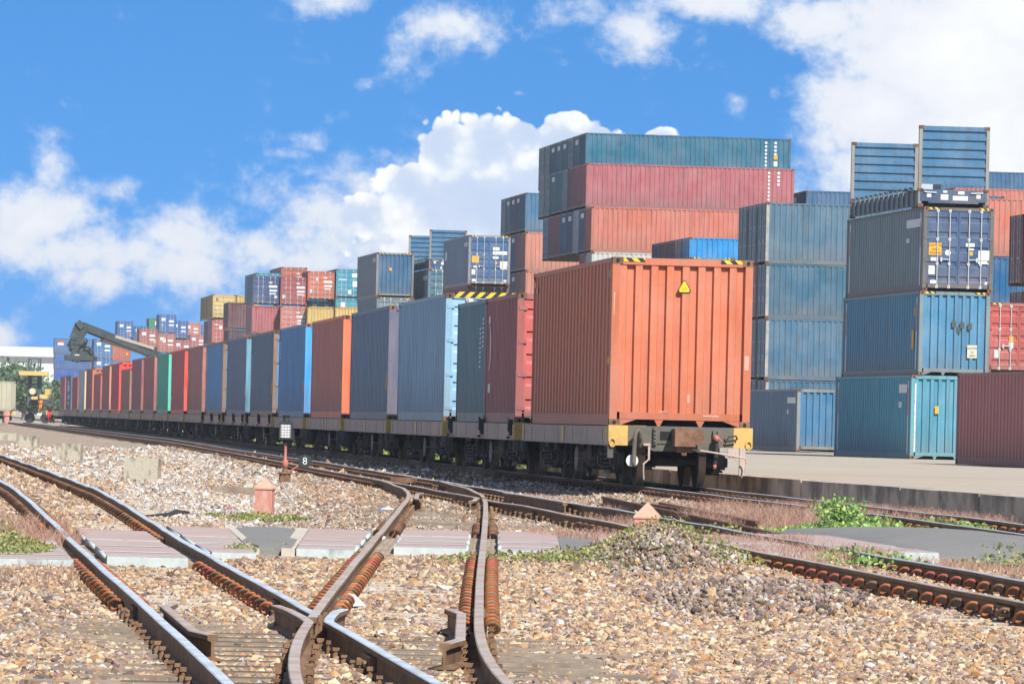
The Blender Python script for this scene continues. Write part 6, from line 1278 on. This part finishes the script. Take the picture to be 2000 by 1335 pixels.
soft = blob_sum([(60, 420, 150, 95, 1.0), (100, 330, 55, 70, .85), (40, 480, 120, 60, .95), (190, 540, 110, 45, .85), (230, 370, 60, 40, .62), (370, 460, 120, 65, 1.0), (370, 520, 160, 55, .95), (520, 500, 110, 50, .72), (620, 480, 110, 50, .7), (0, 660, 40, 30, .7), (200, 490, 260, 60, 1.0), (470, 490, 170, 55, .95), (620, 510, 140, 45, .85),
    (640, 0, 120, 42, .80), (870, 50, 120, 65, .80), (790, 90, 60, 70, .5), (960, 85, 50, 45, .5), (1130, 20, 90, 45, .7), (1250, 60, 110, 65, .8), (1400, 10, 150, 40, .95), (1590, 40, 110, 55, .85), (1640, 80, 60, 40, .5), (700, 165, 45, 25, .4),
    (605, 275, 44, 26, .58), (570, 302, 50, 14, .45), (1436, 205, 30, 36, .6), (1515, 180, 20, 32, .5), (1012, 182, 22, 9, .5), (1880, 120, 230, 190, 1.7), (1980, 20, 230, 160, 1.7), (1730, 210, 170, 90, 1.35), (1960, 280, 300, 160, 1.6), (1650, 260, 110, 70, .75), (1800, 330, 260, 70, 1.0), (1620, 340, 90, 60, .6), (700, 360, 110, 70, .62), (1290, 460, 700, 150, .72), (860, 430, 270, 140, .90), (680, 440, 200, 110, .85)])
cum = blob_sum([(870, 290, 70, 75, 1.05), (950, 290, 90, 80, 1.1), (1020, 270, 60, 55, 1.0), (1100, 280, 70, 72, 1.1), (1170, 280, 60, 60, 1.0), (1290, 280, 55, 45, 1.0), (800, 360, 80, 60, .95), (720, 420, 95, 55, .95), (960, 400, 260, 110, 1.15), (1150, 380, 200, 140, 1.15), (800, 433, 36, 11, .80), (1000, 480, 380, 70, .85)])
n1 = nz(5.5, 10, .58, (1, 1.15, 1), (3.1, 1.7, 0), .25); n2 = nz(24, 8, .62, (1, 1.1, 1), (.4, 7, 0)); n3 = nz(14, 9, .6, (1, 1, 1), (9, 2, 0)); n4 = nz(4.2, 6, .6, (1, 1.4, 1), (5, 5, 0))
def puff(scale, off):
    mp = N.n('ShaderNodeMapping'); nt.links.new(pv, mp.inputs[0]); mp.inputs['Location'].default_value = off
    ad = N.n('ShaderNodeVectorMath', operation='MULTIPLY_ADD'); nw = nt.nodes.new('ShaderNodeTexNoise'); nw.inputs['Scale'].default_value = scale * .8; nw.inputs['Detail'].default_value = 4; nt.links.new(mp.outputs[0], nw.inputs['Vector'])
    nt.links.new(nw.outputs['Color'], ad.inputs[0]); ad.inputs[1].default_value = (.9 / scale,) * 3; nt.links.new(mp.outputs[0], ad.inputs[2])
    o = nt.nodes.new('ShaderNodeTexVoronoi'); o.feature = 'SMOOTH_F1'; o.inputs['Scale'].default_value = scale; o.inputs['Smoothness'].default_value = .35; nt.links.new(ad.outputs[0], o.inputs['Vector']); return N.math('SUBTRACT', .5, o.outputs['Distance'])
p1, p2 = puff(15, (2, 3, 0)), puff(42, (7, 1, 0))
dsoft = N.math('ADD', soft, N.math('MULTIPLY_ADD', n1, 1.5, -.75)); dsoft = N.math('ADD', dsoft, N.math('MULTIPLY_ADD', n2, .9, -.45))
m1_ = N.n('ShaderNodeMapRange', interpolation_type='SMOOTHSTEP'); N.set(m1_.inputs[0], dsoft); m1_.inputs[1].default_value = .18; m1_.inputs[2].default_value = .90; asoft = m1_.outputs[0]
rag = N.math('ADD', N.math('MULTIPLY', p1, .42), N.math('ADD', N.math('MULTIPLY', p2, .24), N.math('MULTIPLY_ADD', n3, .5, -.25)))
dc = N.math('ADD', cum, rag); m2_ = N.n('ShaderNodeMapRange', interpolation_type='SMOOTHSTEP'); N.set(m2_.inputs[0], dc); m2_.inputs[1].default_value = .50; m2_.inputs[2].default_value = .60; acum = m2_.outputs[0]
# soft cloud body: brighter where dense; cumulus: bright puffs on the crest, greyer blue body below
body = N.math('SUBTRACT', N.math('MULTIPLY', cum, .75), N.math('MULTIPLY', rag, .9)); body = N.math('ADD', body, N.math('MULTIPLY_ADD', n4, .7, -.35))
shade = N.ramp(body, [(.22, (1.08, 1.09, 1.10)), (.42, (.93, .97, 1.02)), (.62, (.66, .77, .95)), (.85, (.60, .72, .94))])
gen = N.math('MULTIPLY', nz(.35, 6, .6), 1.0)
skyc = N.mix(1.0, sky.outputs[0], (.47, 1.07, 1.47), 'MULTIPLY')
bg0 = N.n('ShaderNodeBackground'); N.set(bg0.inputs[0], skyc); bg0.inputs[1].default_value = SKYK
bgs = N.n('ShaderNodeBackground'); N.set(bgs.inputs[0], N.ramp(N.math('DIVIDE', dsoft, 2.2), [(.3 / 2.2, (.80, .87, .98)), (.95 / 2.2, (.88, .91, .97)), (2.1 / 2.2, (1.12, 1.12, 1.12))])); bgs.inputs[1].default_value = CLOUDK
bgc = N.n('ShaderNodeBackground'); N.set(bgc.inputs[0], shade); bgc.inputs[1].default_value = CLOUDK
front = N.math('GREATER_THAN', Y_, .05)
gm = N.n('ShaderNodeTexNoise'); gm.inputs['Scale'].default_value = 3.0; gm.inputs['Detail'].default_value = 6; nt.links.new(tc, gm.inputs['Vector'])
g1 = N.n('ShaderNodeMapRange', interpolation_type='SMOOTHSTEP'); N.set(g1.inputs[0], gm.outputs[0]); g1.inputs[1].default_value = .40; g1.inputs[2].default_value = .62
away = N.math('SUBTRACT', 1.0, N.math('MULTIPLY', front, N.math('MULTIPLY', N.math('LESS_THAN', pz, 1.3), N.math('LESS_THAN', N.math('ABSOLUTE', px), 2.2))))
bgg = N.n('ShaderNodeBackground'); bgg.inputs[0].default_value = (.92, .96, 1.0, 1); bgg.inputs[1].default_value = CLOUDK * .62  # unseen clouds outside the view, added as neutral fill light
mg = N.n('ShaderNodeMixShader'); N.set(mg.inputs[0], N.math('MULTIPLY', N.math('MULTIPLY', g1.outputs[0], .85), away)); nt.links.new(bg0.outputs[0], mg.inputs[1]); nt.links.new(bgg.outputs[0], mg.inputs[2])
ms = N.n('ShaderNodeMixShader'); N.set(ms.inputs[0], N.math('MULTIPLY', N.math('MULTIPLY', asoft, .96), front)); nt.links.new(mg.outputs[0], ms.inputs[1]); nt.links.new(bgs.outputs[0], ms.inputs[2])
mc = N.n('ShaderNodeMixShader'); N.set(mc.inputs[0], N.math('MULTIPLY', acum, front)); nt.links.new(ms.outputs[0], mc.inputs[1]); nt.links.new(bgc.outputs[0], mc.inputs[2])
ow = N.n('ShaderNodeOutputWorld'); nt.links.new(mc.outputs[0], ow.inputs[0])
hb = MB(); hb.box(-700, 700, -30, 1500, -1.8, 26); hz_ = hb.build('haze', []); tag(hz_, kind='stuff'); hm, hnt = new_mat('haze'); HN = NT(hnt); pvn = HN.n('ShaderNodeVolumePrincipled'); pvn.inputs['Color'].default_value = (.90, .95, 1.0, 1); pvn.inputs['Density'].default_value = HAZE; pvn.inputs['Anisotropy'].default_value = .2
ho = HN.n('ShaderNodeOutputMaterial'); hnt.links.new(pvn.outputs[0], ho.inputs['Volume']); hz_.data.materials.append(hm)
cd = bpy.data.cameras.new('camera'); cam = bpy.data.objects.new('camera', cd); C.objects.link(cam); cd.sensor_width = 36; cd.sensor_fit = 'HORIZONTAL'; cd.lens = 36 * FPX / 2000; cd.clip_start = .5; cd.clip_end = 20000
cd.shift_y = V0 * math.cos(ROLL) / 2000; cd.shift_x = V0 * math.sin(ROLL) / 2000
cr, sr = math.cos(ROLL), math.sin(ROLL)
cam.matrix_world = Matrix(((cr, -sr, 0, 0), (0, 0, -1, 0), (sr, cr, 0, CAMZ), (0, 0, 0, 1)))
sc = bpy.context.scene; sc.camera = cam; sc.render.resolution_x, sc.render.resolution_y = 1024, 683
sc.view_settings.view_transform = 'Standard'; sc.view_settings.look = 'None'; sc.view_settings.exposure = EXPO; sc.view_settings.gamma = 1
sc.cycles.max_bounces = 6; sc.cycles.diffuse_bounces = 3; sc.cycles.glossy_bounces = 3; sc.cycles.transmission_bounces = 3; sc.cycles.transparent_max_bounces = 4; sc.cycles.volume_bounces = 0; sc.cycles.caustics_reflective = False; sc.cycles.caustics_refractive = False
